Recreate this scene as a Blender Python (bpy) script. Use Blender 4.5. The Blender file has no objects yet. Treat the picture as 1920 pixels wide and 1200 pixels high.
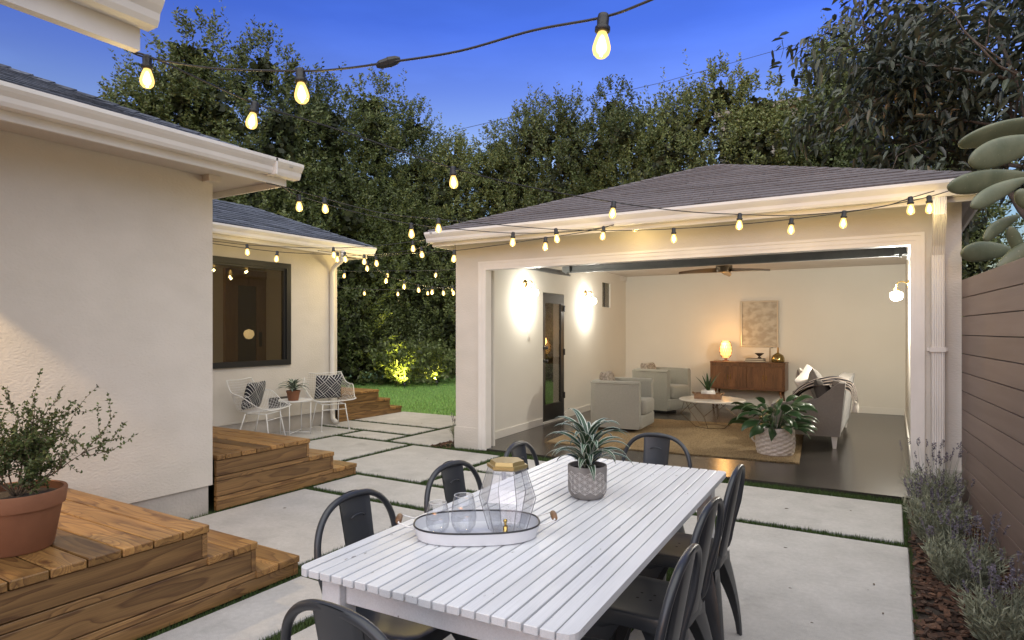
import bpy, math, random
import numpy as np
from mathutils import Matrix, Vector
PI = math.pi
R = math.radians
S = bpy.context.scene
COL = S.collection
rnd = random.Random(7)

# ------------------------------------------------------------------ camera
YAW = R(31.152); FPX = 1186.2; HOR = 619.2; CAMZ = 1.45
cam = bpy.data.cameras.new('camera'); cam.sensor_width = 36.0; cam.lens = FPX * 36 / 1920
cam.shift_y = 19.2 / 1920; cam.clip_start = 0.05; cam.clip_end = 2000
co = bpy.data.objects.new('camera', cam); COL.objects.link(co)
co.location = (0, 0, CAMZ); co.rotation_euler = (R(90), 0, YAW); S.camera = co

# ------------------------------------------------------------------ sky, afterglow, exposure
SUN_EL, SUN_AZ = R(2.0), R(172)
w = bpy.data.worlds.new('World'); S.world = w; w.use_nodes = True
nt = w.node_tree; nt.nodes.clear()
out = nt.nodes.new('ShaderNodeOutputWorld'); bg = nt.nodes.new('ShaderNodeBackground')
sky = nt.nodes.new('ShaderNodeTexSky'); sky.sky_type = 'NISHITA'; sky.sun_disc = False
sky.sun_elevation = SUN_EL; sky.sun_rotation = SUN_AZ; sky.altitude = 0
sky.air_density = 1.0; sky.dust_density = 0.4; sky.ozone_density = 3.0
# dusk colouring of the dome by height: pale violet blue low down, deep blue overhead
tcw = nt.nodes.new('ShaderNodeTexCoord'); sxw = nt.nodes.new('ShaderNodeSeparateXYZ'); nt.links.new(tcw.outputs['Generated'], sxw.inputs[0])
rmp = nt.nodes.new('ShaderNodeValToRGB'); nt.links.new(sxw.outputs['Z'], rmp.inputs['Fac']); el = rmp.color_ramp.elements
DOME = ((0.0, (0.30, 0.30, 0.34)), (0.16, (0.45, 0.38, 0.42)), (0.26, (0.74, 0.49, 0.53)), (0.35, (0.42, 0.315, 0.53)), (0.43, (0.245, 0.235, 0.55)), (0.60, (0.18, 0.21, 0.44)), (1.0, (0.16, 0.18, 0.34)))
while len(el) < len(DOME): el.new(0.5)
for e_, (p_, c_) in zip(el, DOME): e_.position = p_; e_.color = (*c_, 1)
sc8 = nt.nodes.new('ShaderNodeVectorMath'); sc8.operation = 'SCALE'; sc8.inputs['Scale'].default_value = 8.0; nt.links.new(rmp.outputs[0], sc8.inputs[0])
tint = nt.nodes.new('ShaderNodeVectorMath'); tint.operation = 'MULTIPLY'
nt.links.new(sky.outputs[0], tint.inputs[0])
# faint streaks of thin high cloud
mpw = nt.nodes.new('ShaderNodeMapping'); mpw.inputs['Scale'].default_value = (2.2, 2.2, 9.0); nt.links.new(tcw.outputs['Generated'], mpw.inputs['Vector'])
nzw = nt.nodes.new('ShaderNodeTexNoise'); nzw.inputs['Scale'].default_value = 1.6; nzw.inputs['Detail'].default_value = 5; nt.links.new(mpw.outputs[0], nzw.inputs['Vector'])
mrw = nt.nodes.new('ShaderNodeMapRange'); mrw.inputs['From Min'].default_value = 0.45; mrw.inputs['From Max'].default_value = 0.75; mrw.inputs['To Min'].default_value = 8.0; mrw.inputs['To Max'].default_value = 9.6
nt.links.new(nzw.outputs['Fac'], mrw.inputs['Value']); nt.links.new(mrw.outputs[0], sc8.inputs['Scale']); nt.links.new(sc8.outputs[0], tint.inputs[1])
nt.links.new(tint.outputs[0], bg.inputs['Color']); bg.inputs['Strength'].default_value = 0.15
nt.links.new(bg.outputs[0], out.inputs['Surface'])
sl = bpy.data.lights.new('afterglow', 'SUN'); sl.energy = 3.9; sl.angle = R(105); sl.color = (1.0, 0.975, 0.86)
so = bpy.data.objects.new('afterglow', sl); COL.objects.link(so)
so.rotation_euler = (R(33), 0, R(32))          # low warm dusk glow from behind the camera
S.view_settings.view_transform = 'Standard'; S.view_settings.look = 'None'
S.view_settings.exposure = 0.0; S.view_settings.gamma = 1.0
S.render.engine = 'CYCLES'
S.cycles.use_denoising = True; S.cycles.max_bounces = 7; S.cycles.diffuse_bounces = 3
S.cycles.glossy_bounces = 3; S.cycles.transmission_bounces = 7; S.cycles.transparent_max_bounces = 32
S.cycles.sample_clamp_indirect = 4.0; S.cycles.caustics_reflective = False; S.cycles.caustics_refractive = False

def at(px, py, d):
    """world point seen at photo pixel (px, py), d metres in front of the camera"""
    c, s = math.cos(YAW), math.sin(YAW)
    r = (px - 960) / FPX * d
    return Vector((-s * d + c * r, c * d + s * r, CAMZ + (HOR - py) / FPX * d))

# ------------------------------------------------------------------ materials
def mat(name, col, rough=0.6, col2=None, scale=6.0, mix=1.0, bump=0.0, bscale=60.0, metal=0.0, spec=0.5,
        island=0.0, emit=None, estr=0.0, trans=0.0, stretch=(1, 1, 1), detail=4.0, coat=0.0, sheen=0.0, ramp=(0.35, 0.65)):
    m = bpy.data.materials.new(name); m.use_nodes = True
    n, l = m.node_tree.nodes, m.node_tree.links
    b = n['Principled BSDF']
    b.inputs['Base Color'].default_value = (*col, 1); b.inputs['Roughness'].default_value = rough
    b.inputs['Metallic'].default_value = metal; b.inputs['Specular IOR Level'].default_value = spec
    b.inputs['Coat Weight'].default_value = coat; b.inputs['Sheen Weight'].default_value = sheen
    tc = n.new('ShaderNodeTexCoord'); mp = n.new('ShaderNodeMapping'); mp.inputs['Scale'].default_value = stretch
    l.new(tc.outputs['Object'], mp.inputs['Vector'])
    cs = None
    if col2:
        t = n.new('ShaderNodeTexNoise'); t.inputs['Scale'].default_value = scale; t.inputs['Detail'].default_value = detail
        l.new(mp.outputs[0], t.inputs['Vector'])
        r = n.new('ShaderNodeValToRGB'); r.color_ramp.elements[0].position = ramp[0]; r.color_ramp.elements[1].position = ramp[1]
        r.color_ramp.elements[0].color = (*col, 1); r.color_ramp.elements[1].color = (*col2, 1)
        l.new(t.outputs['Fac'], r.inputs['Fac']); cs = r.outputs['Color']
    if island:
        g = n.new('ShaderNodeNewGeometry'); h = n.new('ShaderNodeHueSaturation')
        mr = n.new('ShaderNodeMapRange'); mr.inputs['To Min'].default_value = 1 - island; mr.inputs['To Max'].default_value = 1 + island
        l.new(g.outputs['Random Per Island'], mr.inputs['Value']); l.new(mr.outputs[0], h.inputs['Value'])
        if cs: l.new(cs, h.inputs['Color'])
        else: h.inputs['Color'].default_value = (*col, 1)
        cs = h.outputs['Color']
    if cs: l.new(cs, b.inputs['Base Color'])
    if bump:
        t2 = n.new('ShaderNodeTexNoise'); t2.inputs['Scale'].default_value = bscale; t2.inputs['Detail'].default_value = 5
        l.new(mp.outputs[0], t2.inputs['Vector'])
        bn = n.new('ShaderNodeBump'); bn.inputs['Strength'].default_value = bump; bn.inputs['Distance'].default_value = 0.01
        l.new(t2.outputs['Fac'], bn.inputs['Height']); l.new(bn.outputs[0], b.inputs['Normal'])
    if emit:
        b.inputs['Emission Color'].default_value = (*emit, 1); b.inputs['Emission Strength'].default_value = estr
    if trans: b.inputs['Transmission Weight'].default_value = trans
    return m

def leafmat(name, col, var=0.35, rough=0.45, transl=0.25, hue=0.02, spec=0.4, tone=0.0):
    m = bpy.data.materials.new(name); m.use_nodes = True
    n, l = m.node_tree.nodes, m.node_tree.links; b = n['Principled BSDF']; o = n['Material Output']
    b.inputs['Roughness'].default_value = rough; b.inputs['Specular IOR Level'].default_value = spec
    g = n.new('ShaderNodeNewGeometry'); h = n.new('ShaderNodeHueSaturation'); h.inputs['Color'].default_value = (*col, 1)
    mr = n.new('ShaderNodeMapRange'); mr.inputs['To Min'].default_value = 1 - var; mr.inputs['To Max'].default_value = 1 + var * 1.5
    l.new(g.outputs['Random Per Island'], mr.inputs['Value']); l.new(mr.outputs[0], h.inputs['Value'])
    wn = n.new('ShaderNodeTexWhiteNoise'); wn.noise_dimensions = '1D'; l.new(g.outputs['Random Per Island'], wn.inputs['W'])
    m2 = n.new('ShaderNodeMapRange'); m2.inputs['To Min'].default_value = 0.5 - hue; m2.inputs['To Max'].default_value = 0.5 + hue
    l.new(wn.outputs['Value'], m2.inputs['Value']); l.new(m2.outputs[0], h.inputs['Hue'])
    oi = n.new('ShaderNodeObjectInfo'); om = n.new('ShaderNodeMapRange'); om.inputs['To Min'].default_value = 1 - tone; om.inputs['To Max'].default_value = 1 + tone; l.new(oi.outputs['Random'], om.inputs['Value'])
    h2 = n.new('ShaderNodeHueSaturation'); l.new(h.outputs[0], h2.inputs['Color']); l.new(om.outputs[0], h2.inputs['Value'])
    oh = n.new('ShaderNodeMapRange'); oh.inputs['To Min'].default_value = 0.5 + tone*0.02; oh.inputs['To Max'].default_value = 0.5 - tone*0.04; l.new(oi.outputs['Random'], oh.inputs['Value']); l.new(oh.outputs[0], h2.inputs['Hue']); h = h2
    l.new(h.outputs[0], b.inputs['Base Color'])
    t = n.new('ShaderNodeBsdfTranslucent'); l.new(h.outputs[0], t.inputs['Color'])
    mx = n.new('ShaderNodeMixShader'); mx.inputs['Fac'].default_value = transl
    l.new(b.outputs[0], mx.inputs[1]); l.new(t.outputs[0], mx.inputs[2]); l.new(mx.outputs[0], o.inputs['Surface'])
    return m

def woodmat(name, axis, light, mid, dark, rough=0.42, scale=1.3, rings=9.0, bump=0.08):
    """flat-sawn boards: contour lines of a stretched noise field, offset per board"""
    m = bpy.data.materials.new(name); m.use_nodes = True
    n, l = m.node_tree.nodes, m.node_tree.links; b = n['Principled BSDF']
    tc = n.new('ShaderNodeTexCoord'); g = n.new('ShaderNodeNewGeometry')
    wn = n.new('ShaderNodeTexWhiteNoise'); wn.noise_dimensions = '1D'; l.new(g.outputs['Random Per Island'], wn.inputs['W'])
    sc = n.new('ShaderNodeVectorMath'); sc.operation = 'SCALE'; sc.inputs['Scale'].default_value = 37.0
    l.new(wn.outputs['Color'], sc.inputs[0])
    ad = n.new('ShaderNodeVectorMath'); ad.operation = 'ADD'; l.new(tc.outputs['Object'], ad.inputs[0]); l.new(sc.outputs[0], ad.inputs[1])
    mp = n.new('ShaderNodeMapping'); st = [7.0 * scale] * 3; st[axis] = 0.75 * scale; mp.inputs['Scale'].default_value = st
    l.new(ad.outputs[0], mp.inputs['Vector'])
    nz = n.new('ShaderNodeTexNoise'); nz.inputs['Scale'].default_value = 1.0; nz.inputs['Detail'].default_value = 2.0; nz.inputs['Roughness'].default_value = 0.35
    nz.inputs['Distortion'].default_value = 0.25
    l.new(mp.outputs[0], nz.inputs['Vector'])
    mp2 = n.new('ShaderNodeMapping'); s2 = [4.2 * scale] * 3; s2[axis] = 1.5 * scale; mp2.inputs['Scale'].default_value = s2
    l.new(ad.outputs[0], mp2.inputs['Vector'])
    vo = n.new('ShaderNodeTexVoronoi'); vo.inputs['Scale'].default_value = 1.0; l.new(mp2.outputs[0], vo.inputs['Vector'])
    kn = n.new('ShaderNodeMapRange'); kn.interpolation_type = 'SMOOTHSTEP'; kn.inputs['From Min'].default_value = 0.0; kn.inputs['From Max'].default_value = 0.38
    kn.inputs['To Min'].default_value = 0.55; kn.inputs['To Max'].default_value = 0.0; l.new(vo.outputs['Distance'], kn.inputs['Value'])
    sm = n.new('ShaderNodeMath'); sm.operation = 'ADD'; l.new(nz.outputs['Fac'], sm.inputs[0]); l.new(kn.outputs[0], sm.inputs[1])
    mu = n.new('ShaderNodeMath'); mu.operation = 'MULTIPLY'; mu.inputs[1].default_value = rings; l.new(sm.outputs[0], mu.inputs[0])
    fr = n.new('ShaderNodeMath'); fr.operation = 'FRACT'; l.new(mu.outputs[0], fr.inputs[0])
    rp = n.new('ShaderNodeValToRGB'); e = rp.color_ramp.elements
    e[0].position = 0.0; e[0].color = (*light, 1); e[1].position = 1.0; e[1].color = (*light, 1)
    x = rp.color_ramp.elements.new(0.50); x.color = (*[0.55*p + 0.45*q for p, q in zip(light, mid)], 1)
    x = rp.color_ramp.elements.new(0.80); x.color = (*mid, 1)
    x = rp.color_ramp.elements.new(0.90); x.color = (*[0.48*p + 0.52*q for p, q in zip(mid, dark)], 1)
    l.new(fr.outputs[0], rp.inputs['Fac'])
    # fine straight fibres
    mp4 = n.new('ShaderNodeMapping'); s4 = [150 * scale] * 3; s4[axis] = 3.0 * scale; mp4.inputs['Scale'].default_value = s4; l.new(ad.outputs[0], mp4.inputs['Vector'])
    n4 = n.new('ShaderNodeTexNoise'); n4.inputs['Scale'].default_value = 1.0; n4.inputs['Detail'].default_value = 2; l.new(mp4.outputs[0], n4.inputs['Vector'])
    r4 = n.new('ShaderNodeMapRange'); r4.inputs['From Min'].default_value = 0.3; r4.inputs['From Max'].default_value = 0.7; r4.inputs['To Min'].default_value = 0.78; r4.inputs['To Max'].default_value = 1.1; l.new(n4.outputs['Fac'], r4.inputs['Value'])
    m4 = n.new('ShaderNodeVectorMath'); m4.operation = 'SCALE'; l.new(rp.outputs[0], m4.inputs[0]); l.new(r4.outputs[0], m4.inputs['Scale'])
    # dark heartwood streaks and knot hearts
    mp5 = n.new('ShaderNodeMapping'); s5 = [9.0 * scale] * 3; s5[axis] = 1.1 * scale; mp5.inputs['Scale'].default_value = s5; l.new(ad.outputs[0], mp5.inputs['Vector'])
    n5 = n.new('ShaderNodeTexNoise'); n5.inputs['Scale'].default_value = 1.0; n5.inputs['Detail'].default_value = 4; n5.inputs['Distortion'].default_value = 0.6; l.new(mp5.outputs[0], n5.inputs['Vector'])
    r5 = n.new('ShaderNodeMapRange'); r5.inputs['From Min'].default_value = 0.585; r5.inputs['From Max'].default_value = 0.68; r5.inputs['To Min'].default_value = 0.0; r5.inputs['To Max'].default_value = 0.75; l.new(n5.outputs['Fac'], r5.inputs['Value'])
    kr = n.new('ShaderNodeMapRange'); kr.inputs['From Min'].default_value = 0.05; kr.inputs['From Max'].default_value = 0.12; kr.inputs['To Min'].default_value = 0.9; kr.inputs['To Max'].default_value = 0.0; l.new(vo.outputs['Distance'], kr.inputs['Value'])
    mxx = n.new('ShaderNodeMath'); mxx.operation = 'MAXIMUM'; l.new(r5.outputs[0], mxx.inputs[0]); l.new(kr.outputs[0], mxx.inputs[1])
    mk = n.new('ShaderNodeMix'); mk.data_type = 'RGBA'; l.new(mxx.outputs[0], mk.inputs['Factor'])
    l.new(m4.outputs[0], mk.inputs[6]); mk.inputs[7].default_value = (*dark, 1)
    # broad tone
    n3 = n.new('ShaderNodeTexNoise'); n3.inputs['Scale'].default_value = 0.6; n3.inputs['Detail'].default_value = 3; l.new(mp.outputs[0], n3.inputs['Vector'])
    r3 = n.new('ShaderNodeMapRange'); r3.inputs['From Min'].default_value = 0.3; r3.inputs['From Max'].default_value = 0.7
    r3.inputs['To Min'].default_value = 0.62; r3.inputs['To Max'].default_value = 1.25; l.new(n3.outputs['Fac'], r3.inputs['Value'])
    hv = n.new('ShaderNodeHueSaturation'); l.new(mk.outputs[2], hv.inputs['Color'])
    ir = n.new('ShaderNodeMapRange'); ir.inputs['To Min'].default_value = 0.72; ir.inputs['To Max'].default_value = 1.22; l.new(g.outputs['Random Per Island'], ir.inputs['Value'])
    mm = n.new('ShaderNodeMath'); mm.operation = 'MULTIPLY'; l.new(r3.outputs[0], mm.inputs[0]); l.new(ir.outputs[0], mm.inputs[1]); l.new(mm.outputs[0], hv.inputs['Value'])
    l.new(hv.outputs[0], b.inputs['Base Color']); b.inputs['Roughness'].default_value = rough
    bn = n.new('ShaderNodeBump'); bn.inputs['Strength'].default_value = bump; bn.inputs['Distance'].default_value = 0.004
    l.new(fr.outputs[0], bn.inputs['Height']); l.new(bn.outputs[0], b.inputs['Normal'])
    return m

def glassmat(name, rough=0.0, ior=1.45, col=(1, 1, 1)):
    m = bpy.data.materials.new(name); m.use_nodes = True
    n, l = m.node_tree.nodes, m.node_tree.links; n.remove(n['Principled BSDF'])
    t = n.new('ShaderNodeBsdfTransparent'); t.inputs['Color'].default_value = (*col, 1)
    g = n.new('ShaderNodeBsdfGlossy'); g.inputs['Roughness'].default_value = rough
    f0 = ((ior - 1)/(ior + 1))**2
    lw = n.new('ShaderNodeLayerWeight'); lw.inputs['Blend'].default_value = 0.5
    pw = n.new('ShaderNodeMath'); pw.operation = 'POWER'; pw.inputs[1].default_value = 4.0; l.new(lw.outputs['Facing'], pw.inputs[0])
    f = n.new('ShaderNodeMapRange'); f.inputs['To Min'].default_value = f0; f.inputs['To Max'].default_value = 0.75; l.new(pw.outputs[0], f.inputs['Value'])
    mx = n.new('ShaderNodeMixShader'); l.new(f.outputs[0], mx.inputs['Fac']); l.new(t.outputs[0], mx.inputs[1]); l.new(g.outputs[0], mx.inputs[2])
    l.new(mx.outputs[0], n['Material Output'].inputs['Surface'])
    return m

M = {}
M['stucco'] = mat('stucco', (0.585, 0.54, 0.475), 0.9, (0.65, 0.60, 0.535), 2.2, bump=0.38, bscale=42, spec=0.2, detail=8, stretch=(1, 1, 1.7), ramp=(0.25, 0.62))
M['stucco_low'] = mat('stucco_foundation', (0.42, 0.385, 0.345), 0.9, (0.52, 0.475, 0.43), 3.0, bump=0.4, bscale=45, spec=0.2)
M['trim'] = mat('white_trim_paint', (0.78, 0.74, 0.69), 0.45, (0.72, 0.68, 0.63), 3.0)
M['soffit'] = mat('soffit_paint', (0.62, 0.56, 0.49), 0.7, (0.56, 0.50, 0.44), 2.0)
M['slate'] = mat('blue_grey_shingle', (0.075, 0.085, 0.105), 0.85, (0.14, 0.15, 0.18), 30.0, bump=0.5, bscale=220, island=0.35, spec=0.25)
M['brownshingle'] = mat('brown_grey_shingle', (0.135, 0.118, 0.115), 0.85, (0.185, 0.165, 0.162), 30.0, bump=0.5, bscale=220, island=0.09, spec=0.25)
M['roofbase'] = mat('roof_underlay', (0.03, 0.028, 0.028), 0.9)
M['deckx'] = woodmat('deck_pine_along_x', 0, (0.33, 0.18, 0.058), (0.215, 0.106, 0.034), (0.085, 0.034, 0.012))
M['decky_shaded'] = woodmat('deck_pine_along_y_shaded', 1, (0.235, 0.13, 0.048), (0.15, 0.078, 0.028), (0.075, 0.03, 0.011))  # same pine for the side boards, their shade put into a darker tone
def concretemat():
    m = bpy.data.materials.new('pale_concrete'); m.use_nodes = True; n, l = m.node_tree.nodes, m.node_tree.links; b = n['Principled BSDF']
    tc = n.new('ShaderNodeTexCoord'); cur = None
    for scl, det, lo, hi, a, c in ((0.9, 3, 0.3, 0.7, 0.90, 1.07), (5.0, 8, 0.3, 0.7, 0.91, 1.07), (34.0, 6, 0.3, 0.7, 0.93, 1.06), (230.0, 2, 0.3, 0.7, 0.86, 1.12), (2.3, 10, 0.62, 0.76, 1.0, 0.76)):
        t = n.new('ShaderNodeTexNoise'); t.inputs['Scale'].default_value = scl; t.inputs['Detail'].default_value = det; l.new(tc.outputs['Object'], t.inputs['Vector'])
        r = n.new('ShaderNodeMapRange'); r.inputs['From Min'].default_value = lo; r.inputs['From Max'].default_value = hi; r.inputs['To Min'].default_value = a; r.inputs['To Max'].default_value = c; l.new(t.outputs['Fac'], r.inputs['Value'])
        if cur is None: cur = r.outputs[0]
        else:
            q = n.new('ShaderNodeMath'); q.operation = 'MULTIPLY'; l.new(cur, q.inputs[0]); l.new(r.outputs[0], q.inputs[1]); cur = q.outputs[0]
    v = n.new('ShaderNodeTexVoronoi'); v.inputs['Scale'].default_value = 7.0; l.new(tc.outputs['Object'], v.inputs['Vector'])      # dark specks of debris
    r = n.new('ShaderNodeMapRange'); r.inputs['From Min'].default_value = 0.02; r.inputs['From Max'].default_value = 0.045; r.inputs['To Min'].default_value = 0.45; r.inputs['To Max'].default_value = 1.0; l.new(v.outputs['Distance'], r.inputs['Value'])
    q = n.new('ShaderNodeMath'); q.operation = 'MULTIPLY'; l.new(cur, q.inputs[0]); l.new(r.outputs[0], q.inputs[1])
    h = n.new('ShaderNodeVectorMath'); h.operation = 'SCALE'; h.inputs[0].default_value = (0.44, 0.428, 0.418); l.new(q.outputs[0], h.inputs['Scale']); l.new(h.outputs[0], b.inputs['Base Color'])
    b.inputs['Roughness'].default_value = 0.72; b.inputs['Specular IOR Level'].default_value = 0.35
    t = n.new('ShaderNodeTexNoise'); t.inputs['Scale'].default_value = 120; t.inputs['Detail'].default_value = 5; l.new(tc.outputs['Object'], t.inputs['Vector'])
    bn = n.new('ShaderNodeBump'); bn.inputs['Strength'].default_value = 0.25; bn.inputs['Distance'].default_value = 0.004; l.new(t.outputs['Fac'], bn.inputs['Height']); l.new(bn.outputs[0], b.inputs['Normal'])
    return m
M['concrete'] = concretemat()
M['soil'] = mat('dark_soil', (0.035, 0.026, 0.02), 0.95, (0.06, 0.045, 0.033), 25, bump=0.6, bscale=60)
M['turf'] = mat('turf_backing', (0.028, 0.045, 0.014), 0.9, (0.045, 0.065, 0.02), 60)
M['blade'] = leafmat('turf_blade', (0.05, 0.085, 0.022), 0.5, 0.6, 0.2)
M['lawnb'] = leafmat('lawn_blade', (0.25, 0.42, 0.13), 0.45, 0.55, 0.25)
M['lawn'] = mat('lawn_base', (0.15, 0.26, 0.085), 0.9, (0.21, 0.33, 0.115), 4)
M['bark'] = mat('bark_chip', (0.10, 0.048, 0.027), 0.85, (0.05, 0.025, 0.016), 40, island=0.6)
M['black'] = mat('black_powder_coat', (0.018, 0.019, 0.022), 0.38, (0.03, 0.031, 0.035), 9, bump=0.05, bscale=80, spec=0.5)
M['gunmetal'] = mat('gunmetal_paint', (0.024, 0.027, 0.033), 0.36, (0.034, 0.038, 0.045), 5, spec=0.6)
M['blackframe'] = mat('black_window_frame', (0.016, 0.016, 0.017), 0.4)
def paintmat():
    """brushed white paint on slats: streaks along Y, small chips to grey wood"""
    m = bpy.data.materials.new('white_table_paint'); m.use_nodes = True; n, l = m.node_tree.nodes, m.node_tree.links; b = n['Principled BSDF']
    tc = n.new('ShaderNodeTexCoord'); g = n.new('ShaderNodeNewGeometry')
    def nz(scale, stretch, det):
        mp = n.new('ShaderNodeMapping'); mp.inputs['Scale'].default_value = stretch; l.new(tc.outputs['Object'], mp.inputs['Vector'])
        t = n.new('ShaderNodeTexNoise'); t.inputs['Scale'].default_value = scale; t.inputs['Detail'].default_value = det; l.new(mp.outputs[0], t.inputs['Vector']); return t.outputs['Fac']
    def mr(v, a, c, lo, hi):
        r = n.new('ShaderNodeMapRange'); r.inputs['From Min'].default_value = a; r.inputs['From Max'].default_value = c; r.inputs['To Min'].default_value = lo; r.inputs['To Max'].default_value = hi; l.new(v, r.inputs['Value']); return r.outputs[0]
    def mul(p, q):
        x = n.new('ShaderNodeMath'); x.operation = 'MULTIPLY'; l.new(p, x.inputs[0]); l.new(q, x.inputs[1]); return x.outputs[0]
    st = nz(1.0, (260, 5, 260), 3); v = mul(mul(mr(st, .3, .7, .93, 1.04), mr(nz(1.0, (9, 2.5, 9), 5), .3, .7, .92, 1.05)), mr(g.outputs['Random Per Island'], 0, 1, .94, 1.05))
    h = n.new('ShaderNodeVectorMath'); h.operation = 'SCALE'; h.inputs[0].default_value = (0.70, 0.71, 0.735); l.new(v, h.inputs['Scale'])
    mx = n.new('ShaderNodeMix'); mx.data_type = 'RGBA'; l.new(mr(nz(1.0, (38, 17, 38), 4), .715, .735, 0, .8), mx.inputs['Factor']); l.new(h.outputs[0], mx.inputs[6]); mx.inputs[7].default_value = (0.20, 0.185, 0.175, 1)
    l.new(mx.outputs[2], b.inputs['Base Color']); l.new(mr(st, .3, .7, .28, .5), b.inputs['Roughness'])
    bn = n.new('ShaderNodeBump'); bn.inputs['Strength'].default_value = 0.2; bn.inputs['Distance'].default_value = 0.002; l.new(st, bn.inputs['Height']); l.new(bn.outputs[0], b.inputs['Normal']); return m
M['whitepaint'] = paintmat()
M['whitemetal'] = mat('white_metal', (0.78, 0.77, 0.75), 0.4)
M['enamel'] = mat('white_enamel', (0.76, 0.765, 0.79), 0.22, (0.70, 0.71, 0.74), 8)
M['glass'] = glassmat('clear_glass', 0.0, 1.75, (0.95, 0.955, 0.965))
M['pane'] = glassmat('window_pane', 0.02, 1.5, (0.62, 0.60, 0.56))
M['edgeglass'] = mat('thick_glass_edge', (0.30, 0.30, 0.32), 0.1, spec=0.8)
M['gold'] = mat('brushed_gold', (0.44, 0.34, 0.15), 0.45, metal=0.7)
M['brass'] = mat('brass', (0.55, 0.40, 0.14), 0.2, metal=1.0)
M['handlewood'] = mat('handle_wood', (0.23, 0.125, 0.06), 0.5, (0.15, 0.075, 0.035), 20)
M['concretepot'] = mat('grey_cement_pot', (0.21, 0.195, 0.185), 0.8, (0.27, 0.255, 0.24), 14, bump=0.2, bscale=80)
M['potline'] = mat('pale_etched_line', (0.52, 0.50, 0.48), 0.8)
M['terracotta'] = mat('terracotta', (0.24, 0.10, 0.048), 0.75, (0.19, 0.076, 0.036), 5, bump=0.1, bscale=60)
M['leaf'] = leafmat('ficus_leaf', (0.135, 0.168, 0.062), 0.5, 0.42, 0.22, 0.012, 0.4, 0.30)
M['leafshade'] = leafmat('ficus_shaded_leaf', (0.04, 0.05, 0.022), 0.4, 0.6, 0.1)
M['broad'] = leafmat('broad_leaf', (0.070, 0.085, 0.055), 0.5, 0.3, 0.15, 0.035, 0.6)
M['olive'] = leafmat('small_shrub_leaf', (0.075, 0.10, 0.032), 0.5, 0.5, 0.25, 0.03)
M['plantgreen'] = leafmat('plant_leaf', (0.035, 0.075, 0.028), 0.3, 0.3, 0.15, 0.01)
M['vargreen'] = leafmat('striped_leaf_green', (0.04, 0.08, 0.045), 0.25, 0.35, 0.12, 0.01)
M['varwhite'] = leafmat('striped_leaf_cream', (0.62, 0.66, 0.58), 0.08, 0.4, 0.15, 0.0)
M['wood_twig'] = mat('twig_bark', (0.10, 0.07, 0.045), 0.8, (0.16, 0.115, 0.075), 30)
M['trunk'] = mat('tree_bark', (0.10, 0.083, 0.066), 0.9, (0.16, 0.13, 0.105), 12, bump=0.6, bscale=25)
M['lavleaf'] = leafmat('lavender_foliage', (0.26, 0.275, 0.195), 0.35, 0.7, 0.2, 0.02)
M['lavflower'] = leafmat('lavender_spike', (0.155, 0.14, 0.17), 0.4, 0.8, 0.15, 0.03)
M['cactus'] = mat('cactus_skin', (0.11, 0.13, 0.075), 0.5, (0.165, 0.18, 0.11), 6, bump=0.15, bscale=30)
def areoles(m):
    n, l = m.node_tree.nodes, m.node_tree.links; b = n['Principled BSDF']; src = b.inputs['Base Color'].links[0].from_socket
    tc = n.new('ShaderNodeTexCoord'); v = n.new('ShaderNodeTexVoronoi'); v.inputs['Scale'].default_value = 27; v.inputs['Randomness'].default_value = 0.35; l.new(tc.outputs['Object'], v.inputs['Vector'])
    r = n.new('ShaderNodeMapRange'); r.inputs['From Min'].default_value = 0.10; r.inputs['From Max'].default_value = 0.16; r.inputs['To Min'].default_value = 0.7; r.inputs['To Max'].default_value = 0.0; l.new(v.outputs['Distance'], r.inputs['Value'])
    mx = n.new('ShaderNodeMix'); mx.data_type = 'RGBA'; l.new(r.outputs[0], mx.inputs['Factor']); l.new(src, mx.inputs[6]); mx.inputs[7].default_value = (0.26, 0.24, 0.15, 1); l.new(mx.outputs[2], b.inputs['Base Color'])
areoles(M['cactus'])
M['fence'] = mat('brown_fence_board', (0.185, 0.135, 0.117), 0.5, (0.22, 0.163, 0.142), 3.0, stretch=(1, 0.3, 5), bump=0.06, bscale=40, island=0.10)
M['cord'] = mat('black_rubber_cord', (0.02, 0.02, 0.021), 0.5)
M['bulb'] = mat('lit_filament', (1, 0.8, 0.4), 0.3, emit=(1.0, 0.74, 0.34), estr=14.0)
def amberglass():
    m = bpy.data.materials.new('amber_bulb_glass'); m.use_nodes = True; n, l = m.node_tree.nodes, m.node_tree.links; n.remove(n['Principled BSDF'])
    t = n.new('ShaderNodeBsdfTransparent'); t.inputs['Color'].default_value = (1.0, 0.86, 0.60, 1); e = n.new('ShaderNodeEmission'); e.inputs['Color'].default_value = (1.0, 0.66, 0.20, 1); e.inputs['Strength'].default_value = 2.6
    mx = n.new('ShaderNodeMixShader'); mx.inputs['Fac'].default_value = 0.58; l.new(t.outputs[0], mx.inputs[1]); l.new(e.outputs[0], mx.inputs[2])
    g = n.new('ShaderNodeBsdfGlossy'); g.inputs['Roughness'].default_value = 0.05; m2 = n.new('ShaderNodeMixShader'); m2.inputs['Fac'].default_value = 0.06; l.new(mx.outputs[0], m2.inputs[1]); l.new(g.outputs[0], m2.inputs[2])
    l.new(m2.outputs[0], n['Material Output'].inputs['Surface']); return m
M['bulbglass'] = amberglass()
M['globe'] = mat('lit_globe', (1, 0.9, 0.75), 0.3, emit=(1.0, 0.90, 0.72), estr=7.0)
M['roomwall'] = mat('room_wall_paint', (0.70, 0.66, 0.585), 0.85, (0.72, 0.68, 0.605), 1.5, bump=0.06, bscale=90, spec=0.3)
M['baseboard'] = mat('room_baseboard', (0.72, 0.68, 0.61), 0.5)
M['darkceil'] = mat('dark_ceiling', (0.022, 0.021, 0.02), 0.8)
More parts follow.
